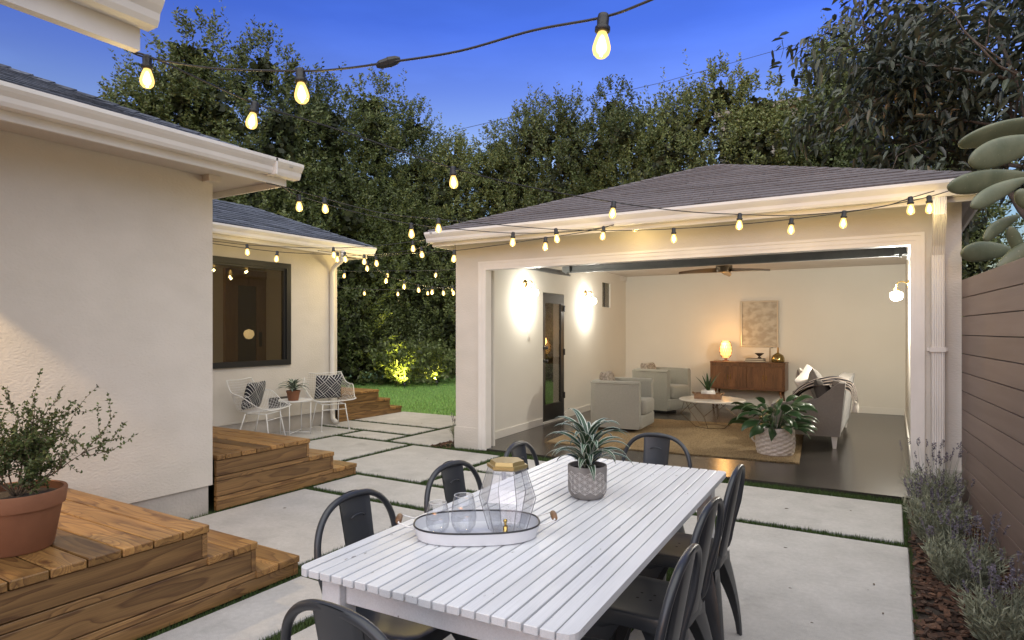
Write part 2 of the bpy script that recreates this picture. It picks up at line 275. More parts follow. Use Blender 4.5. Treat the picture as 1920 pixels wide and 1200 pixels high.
M['darkfloor'] = mat('dark_polished_floor', (0.035, 0.03, 0.026), 0.24, (0.05, 0.044, 0.038), 1.3, bump=0.03, bscale=18, spec=0.45)
M['rug'] = mat('woven_jute', (0.34, 0.235, 0.115), 0.95, (0.22, 0.145, 0.065), 9, stretch=(9, 1, 1), bump=0.8, bscale=120)
M['armfab'] = mat('sage_grey_upholstery', (0.245, 0.236, 0.195), 0.95, (0.275, 0.262, 0.22), 90, bump=0.15, bscale=300, sheen=0.2)
M['sofafab'] = mat('taupe_upholstery', (0.19, 0.168, 0.147), 0.95, (0.215, 0.19, 0.165), 90, bump=0.15, bscale=300, sheen=0.2)
M['walnut'] = woodmat('walnut', 2, (0.17, 0.075, 0.03), (0.125, 0.052, 0.02), (0.075, 0.03, 0.012), 0.35, 2.2, 12, 0.04)
M['marble'] = mat('pale_marble', (0.72, 0.68, 0.60), 0.18, (0.60, 0.56, 0.49), 5, detail=8)
M['wirebrass'] = mat('dark_brass_wire', (0.12, 0.08, 0.04), 0.35, metal=0.8)
M['basket'] = mat('pale_woven_basket', (0.62, 0.555, 0.49), 0.85, (0.50, 0.44, 0.38), 60, bump=0.4, bscale=120)
M['cream'] = mat('cream_cushion', (0.70, 0.65, 0.58), 0.95, (0.62, 0.57, 0.50), 12)
M['blush'] = mat('blush_cushion', (0.52, 0.43, 0.36), 0.95, (0.58, 0.49, 0.42), 12)
M['greycush'] = mat('grey_cushion', (0.20, 0.185, 0.17), 0.95, (0.25, 0.23, 0.21), 20)
M['stripecush'] = mat('striped_cushion', (0.62, 0.57, 0.50), 0.95, (0.22, 0.18, 0.16), 1.0, stretch=(46, 1, 1), detail=1, ramp=(0.47, 0.53))
M['darkcush'] = mat('dark_cushion', (0.075, 0.066, 0.058), 0.95)
M['artcanvas'] = mat('abstract_art', (0.36, 0.31, 0.245), 0.8, (0.50, 0.45, 0.37), 7, stretch=(1, 1, 1.4), detail=9, ramp=(0.42, 0.60))
M['silver'] = mat('silver_frame', (0.60, 0.55, 0.46), 0.35, metal=0.7)
M['steel'] = mat('galvanised_steel', (0.20, 0.205, 0.205), 0.5, (0.16, 0.165, 0.165), 6, metal=0.2)
M['lampshade'] = mat('glowing_woven_shade', (0.9, 0.6, 0.3), 0.7, emit=(1.0, 0.55, 0.16), estr=2.6)
M['lampfoot'] = mat('lamp_foot_wood', (0.30, 0.13, 0.07), 0.5)
M['gilt'] = mat('amber_mirror_glass', (0.30, 0.22, 0.09), 0.12, metal=0.9)
M['book'] = mat('dark_book_cloth', (0.05, 0.035, 0.025), 0.7)
M['paper'] = mat('book_pages', (0.55, 0.48, 0.37), 0.9)
M['whitepot'] = mat('white_ceramic', (0.72, 0.69, 0.64), 0.3)
M['switch'] = mat('switch_plastic', (0.66, 0.63, 0.57), 0.35)
M['beigewood'] = mat('tan_door_wood', (0.30, 0.17, 0.08), 0.5, (0.24, 0.13, 0.06), 6, stretch=(5, 5, 0.6))
M['darkglass'] = mat('dim_door_glass', (0.045, 0.038, 0.032), 0.2)
M['pillowblack'] = mat('black_pillow_cloth', (0.016, 0.018, 0.026), 0.9)
M['pillowwhite'] = mat('white_pillow_line', (0.70, 0.69, 0.66), 0.9)
M['throwdark'] = mat('dark_throw_stripe', (0.03, 0.026, 0.028), 0.95)
M['fan'] = mat('fan_walnut', (0.16, 0.085, 0.035), 0.35, (0.11, 0.055, 0.022), 8, stretch=(1, 8, 8))
M['fanmetal'] = mat('fan_bronze', (0.10, 0.07, 0.04), 0.4, metal=0.6)
M['paleplaster'] = mat('neighbour_render', (0.27, 0.26, 0.215), 0.9, (0.32, 0.30, 0.25), 2)
M['vent'] = mat('vent_metal', (0.10, 0.09, 0.085), 0.6)

# ------------------------------------------------------------------ mesh builder
class MB:
    def __init__(s): s.v = []; s.f = []; s.mi = []; s.T = Matrix.Identity(4)
    def add(s, vs, fs, mi=0):
        o = len(s.v); T = s.T
        s.v += [tuple(T @ Vector(p)) for p in vs]
        s.f += [tuple(i + o for i in f) for f in fs]; s.mi += [mi] * len(fs)
    def box(s, a, b, mi=0, bev=0.0):
        x0, y0, z0 = a; x1, y1, z1 = b
        if bev <= 0:
            s.add([(x0,y0,z0),(x1,y0,z0),(x1,y1,z0),(x0,y1,z0),(x0,y0,z1),(x1,y0,z1),(x1,y1,z1),(x0,y1,z1)],
                  [(0,3,2,1),(4,5,6,7),(0,1,5,4),(1,2,6,5),(2,3,7,6),(3,0,4,7)], mi); return
        c = bev
        vs = []
        for x, sx in ((x0, 1), (x1, -1)):
            for y, sy in ((y0, 1), (y1, -1)):
                for z, sz in ((z0, 1), (z1, -1)):
                    vs += [(x, y + sy*c, z + sz*c), (x + sx*c, y, z + sz*c), (x + sx*c, y + sy*c, z)]
        def i(a_, b_, c_, k): return ((a_*2 + b_)*2 + c_)*3 + k
        fs = []
        fs += [(i(0,0,0,0), i(0,0,1,0), i(0,1,1,0), i(0,1,0,0)), (i(1,0,0,0), i(1,1,0,0), i(1,1,1,0), i(1,0,1,0))]
        fs += [(i(0,0,0,1), i(1,0,0,1), i(1,0,1,1), i(0,0,1,1)), (i(0,1,0,1), i(0,1,1,1), i(1,1,1,1), i(1,1,0,1))]
        fs += [(i(0,0,0,2), i(0,1,0,2), i(1,1,0,2), i(1,0,0,2)), (i(0,0,1,2), i(1,0,1,2), i(1,1,1,2), i(0,1,1,2))]
        for a_ in (0, 1):
            for b_ in (0, 1):
                fs += [(i(a_,b_,0,0), i(a_,b_,0,1), i(a_,b_,1,1), i(a_,b_,1,0)),
                       (i(a_,0,b_,0), i(a_,0,b_,2), i(a_,1,b_,2), i(a_,1,b_,0)),
                       (i(0,a_,b_,1), i(0,a_,b_,2), i(1,a_,b_,2), i(1,a_,b_,1))]
                for c_ in (0, 1): fs.append((i(a_,b_,c_,0), i(a_,b_,c_,1), i(a_,b_,c_,2)))
        s.add(vs, fs, mi)
    def hexa(s, p, mi=0):      # 8 corners: bottom 4 ccw, top 4 ccw
        s.add(p, [(0,3,2,1),(4,5,6,7),(0,1,5,4),(1,2,6,5),(2,3,7,6),(3,0,4,7)], mi)
    def tube(s, pts, r, n=8, mi=0, closed=False, cap=True, flat=1.0):
        pts = [Vector(p) for p in pts]; k = len(pts); rr = r if isinstance(r, (list, tuple)) else [r]*k
        vs = []; up = Vector((0.013, 0.017, 1)).normalized(); prev = None
        for i, p in enumerate(pts):
            if closed: t = pts[(i+1) % k] - pts[i-1]
            else: t = pts[min(i+1, k-1)] - pts[max(i-1, 0)]
            t = t.normalized() if t.length > 1e-9 else Vector((0,0,1))
            if prev is None:
                a = t.cross(up)
                if a.length < 0.05: a = t.cross(Vector((1, 0, 0)))
            else: a = prev - t * prev.dot(t)
            a.normalize(); prev = a; b = t.cross(a)
            for j in range(n):
                th = 2*PI*j/n; vs.append(p + a*(math.cos(th)*rr[i]) + b*(math.sin(th)*rr[i]*flat))
        fs = []
        for i in range(k if closed else k-1):
            for j in range(n):
                a0 = i*n + j; a1 = i*n + (j+1) % n; b0 = ((i+1) % k)*n + j; b1 = ((i+1) % k)*n + (j+1) % n
                fs.append((a0, a1, b1, b0))
        if cap and not closed: fs += [tuple(range(n-1, -1, -1)), tuple(range((k-1)*n, k*n))]
        s.add(vs, fs, mi)
    def lathe(s, prof, n=24, mi=0, c=(0,0,0), cap=True):
        vs = []
        for r, z in prof:
            for j in range(n): vs.append((c[0] + r*math.cos(2*PI*j/n), c[1] + r*math.sin(2*PI*j/n), c[2] + z))
        fs = []; k = len(prof)
        for i in range(k-1):
            for j in range(n): fs.append((i*n + j, i*n + (j+1) % n, (i+1)*n + (j+1) % n, (i+1)*n + j))
        if cap: fs += [tuple(range(n-1, -1, -1)), tuple(range((k-1)*n, k*n))]
        s.add(vs, fs, mi)
    def extrude(s, prof, A, B, out, up=(0,0,1), mi=0, cap=True):
        """2-D profile (o, u) swept from A to B; o along out, u along up"""
        A, B, o, u = Vector(A), Vector(B), Vector(out), Vector(up); n = len(prof)
        vs = [A + o*p + u*q for p, q in prof] + [B + o*p + u*q for p, q in prof]
        fs = [(j, (j+1) % n, n + (j+1) % n, n + j) for j in range(n)]
        if cap: fs += [tuple(range(n-1, -1, -1)), tuple(range(n, 2*n))]
        s.add(vs, fs, mi)
    def grid(s, fn, nu, nv, mi=0, closeu=False):
        vs = [fn(i/(nu if closeu else nu-1), j/(nv-1)) for j in range(nv) for i in range(nu)]; fs = []
        for j in range(nv-1):
            for i in range(nu if closeu else nu-1):
                i2 = (i+1) % nu; fs.append((j*nu+i, j*nu+i2, (j+1)*nu+i2, (j+1)*nu+i))
        s.add(vs, fs, mi)
    def obj(s, name, mats, parent=None, smooth=False, angle=None):
        me = bpy.data.meshes.new(name); me.from_pydata(s.v, [], s.f)
        if not isinstance(mats, (list, tuple)): mats = [mats]
        for m in mats: me.materials.append(M[m] if isinstance(m, str) else m)
        if len(mats) > 1: me.polygons.foreach_set('material_index', s.mi)
        if smooth or angle:
            me.polygons.foreach_set('use_smooth', [True]*len(me.polygons))
            if angle: me.set_sharp_from_angle(angle=R(angle))
        me.update()
        import bmesh
        if len(s.f) < 30000:
            bm = bmesh.new(); bm.from_mesh(me); bmesh.ops.recalc_face_normals(bm, faces=bm.faces); bm.to_mesh(me); bm.free()
        o = bpy.data.objects.new(name, me); COL.objects.link(o)
        if parent: o.parent = parent
        return o

def tag(o, label=None, cat=None, group=None, kind=None):
    if label: o['label'] = label
    if cat: o['category'] = cat
    if group: o['group'] = group
    if kind: o['kind'] = kind
    return o
def thing(name, label, cat, loc=(0,0,0), rz=0.0, group=None):
    o = bpy.data.objects.new(name, None); COL.objects.link(o); o.empty_display_size = 0.1
    o.location = loc; o.rotation_euler = (0, 0, rz)
    return tag(o, label, cat, group)
def copy_tree(o, parent=None):
    c = o.copy(); COL.objects.link(c); c.parent = parent
    for ch in list(o.children): copy_tree(ch, c)
    return c
def dup(o, label, loc, rz=0.0):
    c = copy_tree(o); c['label'] = label; c.location = loc; c.rotation_euler = (0, 0, rz); return c
def fastmesh(name, V, F, mats, mi=None, parent=None, smooth=False):
    """numpy quads -> object"""
    me = bpy.data.meshes.new(name); nv, nf = len(V), len(F)
    me.vertices.add(nv); me.vertices.foreach_set('co', np.asarray(V, np.float32).ravel())
    k = F.shape[1]; me.loops.add(nf*k); me.loops.foreach_set('vertex_index', F.astype(np.int32).ravel())
    me.polygons.add(nf); me.polygons.foreach_set('loop_start', np.arange(nf, dtype=np.int32)*k)
    for m in (mats if isinstance(mats, (list, tuple)) else [mats]): me.materials.append(M[m])
    if mi is not None: me.polygons.foreach_set('material_index', np.asarray(mi, np.int32))
    if smooth: me.polygons.foreach_set('use_smooth', np.ones(nf, bool))
    me.update(calc_edges=True); me.validate()
    o = bpy.data.objects.new(name, me); COL.objects.link(o)
    if parent: o.parent = parent
    return o
def point_light(name, loc, power, col, rad, parent=None):
    l = bpy.data.lights.new(name, 'POINT'); l.energy = power; l.color = col; l.shadow_soft_size = rad
    o = bpy.data.objects.new(name, l); COL.objects.link(o); o.location = loc
    if parent: o.parent = parent
    return o
def spot_light(name, loc, target, power, col, ang, blend, rad, parent=None):
    l = bpy.data.lights.new(name, 'SPOT'); l.energy = power; l.color = col; l.spot_size = ang; l.spot_blend = blend; l.shadow_soft_size = rad
    o = bpy.data.objects.new(name, l); COL.objects.link(o); o.location = loc
    o.rotation_euler = (Vector(target) - Vector(loc)).to_track_quat('-Z', 'Y').to_euler()
    if parent: o.parent = parent
    return o

# ================================================================== SETTING: ground
m = MB(); m.box((-60, -40, -0.4), (60, 60, -0.035)); o = m.obj('ground', 'soil'); o['kind'] = 'structure'
m = MB(); m.box((-7.6, -3, -0.030), (0.105, 8.66, -0.016)); o = m.obj('turf_base', 'turf'); o['kind'] = 'structure'
m = MB(); m.box((-16, 8.68, -0.034), (-4.7, 17, -0.012)); o = m.obj('lawn', 'lawn'); o['kind'] = 'structure'

SLABS = [(-7.5,-6.645,4.70,6.705),(-6.555,-5.755,6.275,6.705),(-7.5,-5.755,6.795,7.36),(-7.5,-5.755,7.445,8.66),
         (-5.665,-4.93,6.275,7.60),(-5.665,-5.1,7.60,8.66),(-6.555,-5.285,4.72,6.185),(-5.195,-3.895,4.725,6.185),
         (-3.805,-2.45,5.43,6.185),(-3.805,-2.45,4.725,5.35),(-2.365,0.055,5.08,6.185),
         (-4.62,-2.45,4.065,4.64),(-4.62,-3.165,2.65,3.975),(-3.075,-2.545,2.65,3.975),(-3.0,-2.545,-2,2.555),
         (-2.365,-1.185,4.065,4.98),(-2.455,-1.185,2.65,3.975),(-2.455,-1.185,-2,2.56),(-1.085,0.08,2.0,4.98),(-1.085,0.13,-2,1.92)]
m = MB()
for x0, x1, y0, y1 in SLABS: m.box((x0, y0, -0.05), (x1, y1, 0.0), 0, 0.006)
o = m.obj('patio_paving', 'concrete'); o['kind'] = 'structure'
# blades of turf in the joints
nr = np.random.default_rng(3)
def blades(name, P, h, wd, mats, lean=0.5):
    n = len(P); a = nr.uniform(0, 2*PI, n); hh = h*nr.uniform(0.6, 1.25, n); ln = lean*hh*nr.uniform(0, 1, n); b = nr.uniform(0, 2*PI, n)
    V = np.zeros((n, 3, 3)); dx, dy = np.cos(a)*wd, np.sin(a)*wd
    V[:, 0] = P; V[:, 0, 0] -= dx; V[:, 0, 1] -= dy; V[:, 1] = P; V[:, 1, 0] += dx; V[:, 1, 1] += dy
    V[:, 2] = P; V[:, 2, 0] += np.cos(b)*ln; V[:, 2, 1] += np.sin(b)*ln; V[:, 2, 2] += hh
    return fastmesh(name, V.reshape(-1, 3), np.arange(n*3).reshape(n, 3), mats)
P = np.column_stack([nr.uniform(-7.5, 0.1, 900000), nr.uniform(0.8, 8.66, 900000), np.full(900000, -0.018)])
keep = np.ones(len(P), bool)
for x0, x1, y0, y1 in SLABS: keep &= ~((P[:,0] > x0 - 0.004) & (P[:,0] < x1 + 0.004) & (P[:,1] > y0 - 0.004) & (P[:,1] < y1 + 0.004))
keep &= ~((P[:,0] < -4.66) & (P[:,1] < 4.7)) & ~((P[:,0] > -5.1) & (P[:,1] > 6.36)) & ~((P[:,0] < -3.04) & (P[:,1] < 2.5))
P = P[keep][:52000]
tag(blades('turf_strips', P, 0.034, 0.0028, 'blade'), 'short green turf strips in the joints between the concrete slabs', 'grass', kind='stuff')
n = 90000; P = np.column_stack([nr.uniform(-13.2, -4.9, n), nr.uniform(8.68, 16.5, n), np.full(n, -0.014)])
tag(blades('lawn_grass', P, 0.05, 0.006, 'lawnb', 0.7), 'mown green lawn beyond the paving', 'grass', kind='stuff')

# mulch beds
m = MB(); m.box((0.08, -2, -0.04), (1.1, 6.34, -0.012)); m.box((-5.1, 6.28, -0.04), (-4.68, 9.0, -0.012))
o = m.obj('planting_bed', 'soil'); o['kind'] = 'structure'
m = MB()
for i in range(4200):
    if i < 3700: x, y = rnd.uniform(0.10, 0.95), rnd.uniform(2.2, 6.3)
    else: x, y = rnd.uniform(-4.97, -4.7), rnd.uniform(6.25, 7.6)
    a, b, c = rnd.uniform(0.012, 0.035), rnd.uniform(0.006, 0.014), rnd.uniform(0.002, 0.006)
    m.T = Matrix.Translation((x, y, rnd.uniform(-0.012, 0.012))) @ Matrix.Rotation(rnd.uniform(0, 6.3), 4, 'Z') @ Matrix.Rotation(rnd.uniform(-0.5, 0.5), 4, 'X') @ Matrix.Rotation(rnd.uniform(-0.4, 0.4), 4, 'Y')
    m.box((-a, -b, -c), (a, b, c))
tag(m.obj('bark_mulch', 'bark'), 'red brown bark mulch under the lavender beside the fence', 'mulch', kind='stuff')

# ================================================================== roofs
def shingles(m, EL, ER, TL, TR, expo=0.14, tab=0.30, lift=0.0, dark=0):
    """laminated shingle tabs on the quad eave-left, eave-right, top-left, top-right"""
    EL, ER, TL, TR = map(Vector, (EL, ER, TL, TR))
    H = ((TL + TR)/2 - (EL + ER)/2).length; nc = max(1, int(H/expo))
    nrm = (ER - EL).cross(TL - EL + (TR - ER)).normalized()
    if nrm.z < 0: nrm = -nrm
    for c in range(nc):
        f0, f1 = c/nc, min(1.0, (c + 1.08)/nc)
        A0, B0 = EL.lerp(TL, f0), ER.lerp(TR, f0); A1, B1 = EL.lerp(TL, f1), ER.lerp(TR, f1)
        L = (B0 - A0).length
        if L < 0.05: continue
        u = -rnd.uniform(0, 0.9)*tab/L
        while u < 1:
            du = tab*rnd.choice((1, 1, 1.4, 0.7))/L; a, b = max(u, 0), min(u + du, 1) - 0.004/L; u += du
            if b - a < 0.01/L: continue
            th = 0.010 + rnd.choice((0, 0, 0.004)); sl = rnd.uniform(-0.004, 0.004)/expo*0
            p0, p1, q0, q1 = A0.lerp(B0, a), A0.lerp(B0, b), A1.lerp(B1, a), A1.lerp(B1, b)
            z0 = nrm*lift; z1 = nrm*(lift + th); zt = nrm*(lift + 0.002)
            m.hexa([p0+z0, p1+z0, q1+z0, q0+z0, p0+z1, p1+z1, q1+zt, q0+zt])
def ridgecaps(m, A, B, w=0.12, step=0.14, nrm=(0,0,1)):
    A, B = Vector(A), Vector(B); L = (B-A).length; d = (B-A).normalized(); s = d.cross(Vector(nrm)).normalized(); u = s.cross(d).normalized()
    for k in range(int(L/step)):
        p, q = A + d*(k*step), A + d*(k*step + step*1.25); h = 0.020
        for sg in (-1, 1):
            m.hexa([p + u*0.006, p + s*sg*w - u*0.035, q + s*sg*w - u*0.035, q, p + u*h, p + s*sg*w + u*(h-0.055), q + s*sg*w + u*(h-0.064), q + u*(h-0.010)])
GUT = [(0,0),(0.075,0),(0.088,0.022),(0.094,0.05),(0.115,0.075),(0.128,0.095),(0.128,0.118),(0.118,0.122),(0.118,0.105),(0.10,0.085),(0.012,0.085),(0.012,0.125),(0,0.125)]

# ------------------------------------------------------------------ HOUSE
WX = -4.665; PIT = 0.43
house = thing('house', 'cream stucco house with blue grey shingle roof and wooden steps along it', 'house', (WX, 3.0, 0))
hm = Matrix.Translation((-WX, -3.0, 0))
def H_(): b = MB(); b.T = hm.copy(); return b
b = H_(); b.box((WX-5, -5, 0.215), (WX, 3.09, 2.80)); b.obj('wall', 'stucco', house)
b = H_(); b.box((WX-5, -5, -0.1), (WX-0.018, 3.065, 0.215)); b.obj('foundation', 'stucco_low', house)
b = H_(); b.box((-7.64, 2.6, 0.205), (-7.5, 4.24, 2.75)); b.box((-7.64, 6.185, 0.205), (-7.5, 7.09, 2.75)); b.box((-7.64, 4.24, 0.205), (-7.5, 6.185, 0.955)); b.box((-7.64, 4.24, 2.408), (-7.5, 6.185, 2.75))
b.box((-9.2, 6.95, 0.205), (-7.64, 7.09, 2.75)); b.box((-9.2, 2.6, 0.205), (-9.06, 6.95, 2.75)); b.obj('wing_wall', 'stucco', house)
b = H_(); b.box((-9.2, 2.6, -0.1), (-7.52, 7.07, 0.205)); b.obj('wing_foundation', 'stucco_low', house)
# eaves of the main block: fascia bottom 2.62
fx, fy, fz = -4.24, 3.46, 2.62
b = H_(); b.box((fx-0.022, -5, fz), (fx, fy, fz+0.19)); b.box((WX-5, fy-0.022, fz), (fx-0.022, fy, fz+0.19)); b.obj('fascia', 'trim', house)
b = H_(); b.box((WX-4.9, 3.092, fz+0.05), (fx-0.024, fy-0.024, fz+0.07)); b.box((WX+0.002, -5, fz+0.05), (fx-0.024, 3.092, fz+0.07))
b.box((WX+0.002, 3.0, fz-0.0), (WX+0.09, 3.10, fz+0.05)); b.obj('soffit', 'soffit', house)
b = H_(); b.extrude(GUT, (fx+0.002, -5, fz+0.055), (fx+0.002, fy+0.07, fz+0.055), (1,0,0)); gt = b.obj('gutter', 'trim', house)
b = H_(); b.box((fx+0.001, fy-0.20, fz+0.048), (fx+0.13, fy-0.185, fz+0.175)); b.obj('gutter_bracket', 'trim', gt)
ez = fz + 0.155
c0 = Vector((fx+0.05, fy+0.05, ez)); TT = 2.6
top = c0 + Vector((-TT, -TT, TT*PIT))
b = H_(); sh = H_()
eL = Vector((c0.x, -5, ez)); tL = Vector((top.x, -5, top.z))
b.add([c0, eL, tL, top], [(0,1,2,3)]); b.add([c0, top, (top.x-5, top.y, top.z), (c0.x-8, c0.y, ez)], [(0,1,2,3)])
b.add([c0 - Vector((0,0,0.02)), eL - Vector((0,0,0.02)), tL - Vector((0,0,0.3)), top - Vector((0,0,0.3))], [(0,1,2,3)])
roof = b.obj('roof', 'roofbase', house)
shingles(sh, (c0.x, -1.2, ez), c0, (top.x, -1.2-0.0, top.z), top, 0.13, 0.28)
ridgecaps(sh, c0, top, 0.13, 0.15); sh.obj('shingle_courses', 'slate', roof)
# wing eaves
gx, gy, gz = -7.12, 7.36, 2.58
b = H_(); b.box((gx-0.022, 2.6, gz), (gx, gy, gz+0.17)); b.box((-9.6, gy-0.022, gz), (gx-0.022, gy, gz+0.17)); b.obj('wing_fascia', 'trim', house)
b = H_(); b.box((-7.498, 2.7, gz+0.04), (gx-0.024, gy-0.024, gz+0.06)); b.box((-9.6, 7.092, gz+0.04), (-7.498, gy-0.024, gz+0.06)); b.obj('wing_soffit', 'soffit', house)
b = H_(); b.extrude(GUT, (gx+0.002, 2.6, gz+0.05), (gx+0.002, gy+0.08, gz+0.05), (1,0,0)); b.obj('wing_gutter', 'trim', house)
c0 = Vector((gx+0.06, gy+0.07, gz+0.185)); TT = 1.27; top = c0 + Vector((-TT, -TT, TT*PIT)); tb = Vector((top.x, 2.4, top.z))
b = H_(); sh = H_()
b.add([c0, (c0.x, 2.4, c0.z), tb, top], [(0,1,2,3)]); b.add([c0, top, (c0.x-2*TT, c0.y, c0.z)], [(0,1,2)]); b.add([top, tb, (c0.x-2*TT, 2.4, c0.z), (c0.x-2*TT, c0.y, c0.z)], [(0,1,2,3)])
wr = b.obj('wing_roof', 'roofbase', house)
shingles(sh, (c0.x, 2.5, c0.z), c0, (top.x, 2.5, top.z), top, 0.12, 0.25); ridgecaps(sh, c0, top, 0.1, 0.14); ridgecaps(sh, top, tb, 0.1, 0.14)
sh.obj('shingle_courses', 'slate', wr)
b = H_(); b.box((c0.x-0.005, 2.5, c0.z-0.028), (c0.x+0.012, c0.y, c0.z-0.002)); b.obj('drip_edge', 'roofbase', wr)
# picture window of the wing and the lit room behind it
win = H_(); F = 0.075
win.box((-7.53, 4.24, 0.955), (-7.475, 4.24+F, 2.408)); win.box((-7.53, 6.185-F, 0.955), (-7.475, 6.185, 2.408))
win.box((-7.53, 4.24+F, 0.955), (-7.475, 6.185-F, 0.955+F)); win.box((-7.53, 4.24+F, 2.408-F), (-7.475, 6.185-F, 2.408))
win.box((-7.55, 6.185-F-0.035, 0.955+F), (-7.50, 6.185-F, 2.408-F)); win.box((-7.55, 4.3, 2.408-F-0.03), (-7.50, 6.185-F-0.035, 2.408-F))
wo = win.obj('window', 'blackframe', house)
b = H_(); b.box((-7.535, 4.3, 1.02), (-7.529, 6.08, 2.31)); b.obj('pane', 'pane', wo)
b = H_()   # room shell: warm walls, timber double door
b.box((-9.05, 2.75, 0.25), (-9.0, 6.94, 2.70)); b.box((-9.0, 6.90, 0.25), (-7.66, 6.94, 2.70)); b.box((-9.0, 2.75, 0.21), (-7.66, 6.90, 0.25)); b.box((-9.05, 2.75, 2.70), (-7.66, 6.94, 2.74)); b.obj('room_wall', 'roomwall', house)
b = H_(); b.box((-8.999, 6.14, 0.25), (-8.94, 6.25, 2.42)); b.box((-8.999, 6.25, 2.30), (-8.94, 6.90, 2.42))
b.box((-8.999, 6.25, 0.25), (-8.955, 6.37, 2.30)); b.box((-8.999, 6.72, 0.25), (-8.955, 6.90, 2.30)); b.box((-8.999, 6.37, 2.17), (-8.955, 6.72, 2.30)); b.box((-8.999, 6.37, 0.25), (-8.955, 6.72, 0.50)); dr = b.obj('inner_door', 'beigewood', house)
b = H_(); b.box((-8.985, 6.37, 0.50), (-8.975, 6.72, 2.17)); b.obj('door_glass', 'darkglass', dr)
b = H_(); b.box((-8.955, 6.76, 1.18), (-8.94, 6.81, 1.42)); b.obj('lock_plate', 'blackframe', dr)
b = H_(); b.T = hm @ Matrix.Translation((-8.45, 6.20, 1.39)); b.lathe([(0.005,-0.075),(0.045,-0.065),(0.075,-0.02),(0.078,0.015),(0.06,0.055),(0.008,0.075)], 16); M['dimglobe'] = mat('dim_lit_globe', (1, .8, .5), 0.4, emit=(1, 0.74, 0.36), estr=1.0); gl = b.obj('room_globe', 'dimglobe', house, True)
b = H_(); b.tube([(-8.45, 6.20, 2.70), (-8.45, 6.20, 1.46)], 0.003, 5); b.obj('pendant_cord', 'cord', house)
point_light('room_glow', Vector((-8.3, 4.6, 2.2)) - Vector((WX, 3.0, 0)), 14, (1, 0.75, 0.42), 0.2, house)
# wing downspout
b = H_(); b.tube([(gx+0.07, 6.78, gz+0.05), (gx+0.06, 6.80, gz-0.06), (-7.40, 6.93, gz-0.16), (-7.455, 6.95, gz-0.24), (-7.455, 6.95, 1.3), (-7.455, 6.95, 0.16), (-7.44, 6.95, 0.07), (-7.34, 6.93, 0.035)], 0.037, 12)
b.obj('downspout', 'trim', house, True)
b = H_(); b.box((-7.505, 5.82, 0.35), (-7.492, 6.16, 0.50))
for k in range(6): b.box((-7.492, 5.84, 0.365+k*0.022), (-7.487, 6.14, 0.372+k*0.022))
b.obj('wall_vent', 'vent', house)
# porch eave reaching over the near steps
px_, py_, pz_ = -2.70, 1.46, 2.62
b = H_(); b.box((px_-0.045, -3, pz_), (px_, py_, pz_+0.20)); pr = b.obj('porch_beam', 'trim', house)
b = H_(); b.extrude(GUT, (px_+0.002, -3, pz_+0.09), (px_+0.002, py_+0.03, pz_+0.09), (1,0,0)); b.obj('gutter', 'trim', pr)
b = H_(); b.tube([(px_-0.05, 0.62, pz_+0.10), (px_-0.75, 0.62, pz_-0.60)], 0.05, 4); b.obj('brace', 'soffit', pr)
b = H_(); b.hexa([(px_-0.05, -3, pz_+0.16), (px_-0.05, 0.6, pz_+0.16), (WX, 0.6, pz_+0.55), (WX, -3, pz_+0.55), (px_-0.05, -3, pz_+0.20), (px_-0.05, 0.6, pz_+0.20), (WX, 0.6, pz_+0.6), (WX, -3, pz_+0.6)]); b.obj('porch_roof', 'roofbase', pr)

# ------------------------------------------------------------------ GARAGE
GY = 6.362
gar = thing('garage', 'cream stucco garage with open wide doorway and brown shingle hip roof', 'garage', (-2.1, GY, 0))
gm = Matrix.Translation((2.1, -GY, 0))
def G_(): b = MB(); b.T = gm.copy(); return b
oL, oR, oT = -4.215, 0.118, 2.178
b = G_()
b.box((-4.66, GY, 0.0), (oL-0.10, GY+0.2, 2.6)); b.box((oR+0.10, GY, 0.0), (0.473, GY+0.2, 2.6)); b.box((oL-0.10, GY, oT+0.10), (oR+0.10, GY+0.2, 2.6))
def lx(y): return -4.45 - (y - 6.4)*0.0557
def owall(y0, y1, z0, z1):
    a, c = -4.66 - (y0-6.56)*0.052, -4.66 - (y1-6.56)*0.052; p, q = lx(y0)-0.047, lx(y1)-0.047
    b.hexa([(a,y0,z0),(p,y0,z0),(q,y1,z0),(c,y1,z0),(a,y0,z1),(p,y0,z1),(q,y1,z1),(c,y1,z1)])
owall(GY+0.2, 8.46, -0.1, 2.6); owall(9.25, 11.08, -0.1, 2.6); owall(11.54, 12.55, -0.1, 2.6); owall(8.46, 9.25, 2.03, 2.6); owall(8.46, 9.25, -0.1, 0.015); owall(11.08, 11.54, -0.1, 1.89); owall(11.08, 11.54, 2.36, 2.6)
b.box((0.20, GY+0.2, 0), (0.473, 12.7, 2.6)); b.box((-4.98, 12.55, 0), (0.473, 12.72, 2.6))
b.obj('wall', 'stucco', gar)
b = G_()   # base render with a rougher foot
b.box((-4.675, GY-0.012, -0.05), (oL-0.10, GY-0.001, 0.26)); b.obj('wall_foot', 'stucco', gar); b = G_(); b.box((oR+0.10, GY-0.012, -0.05), (0.484, GY-0.001, 0.30)); b.obj('wall_foot', 'stucco', gar)
b = G_()   # stepped door trim
for w0, w1, d in ((0.0, 0.035, 0.006), (0.035, 0.075, 0.012), (0.075, 0.10, 0.020)):
    b.box((oL-w1, GY-d, 0.0), (oL-w0, GY+0.12, oT+w1)); b.box((oR+w0, GY-d, 0.0), (oR+w1, GY+0.12, oT+w1)); b.box((oL-w0, GY-d, oT+w0), (oR+w0, GY+0.12, oT+w1))
b.obj('door_trim', 'trim', gar)
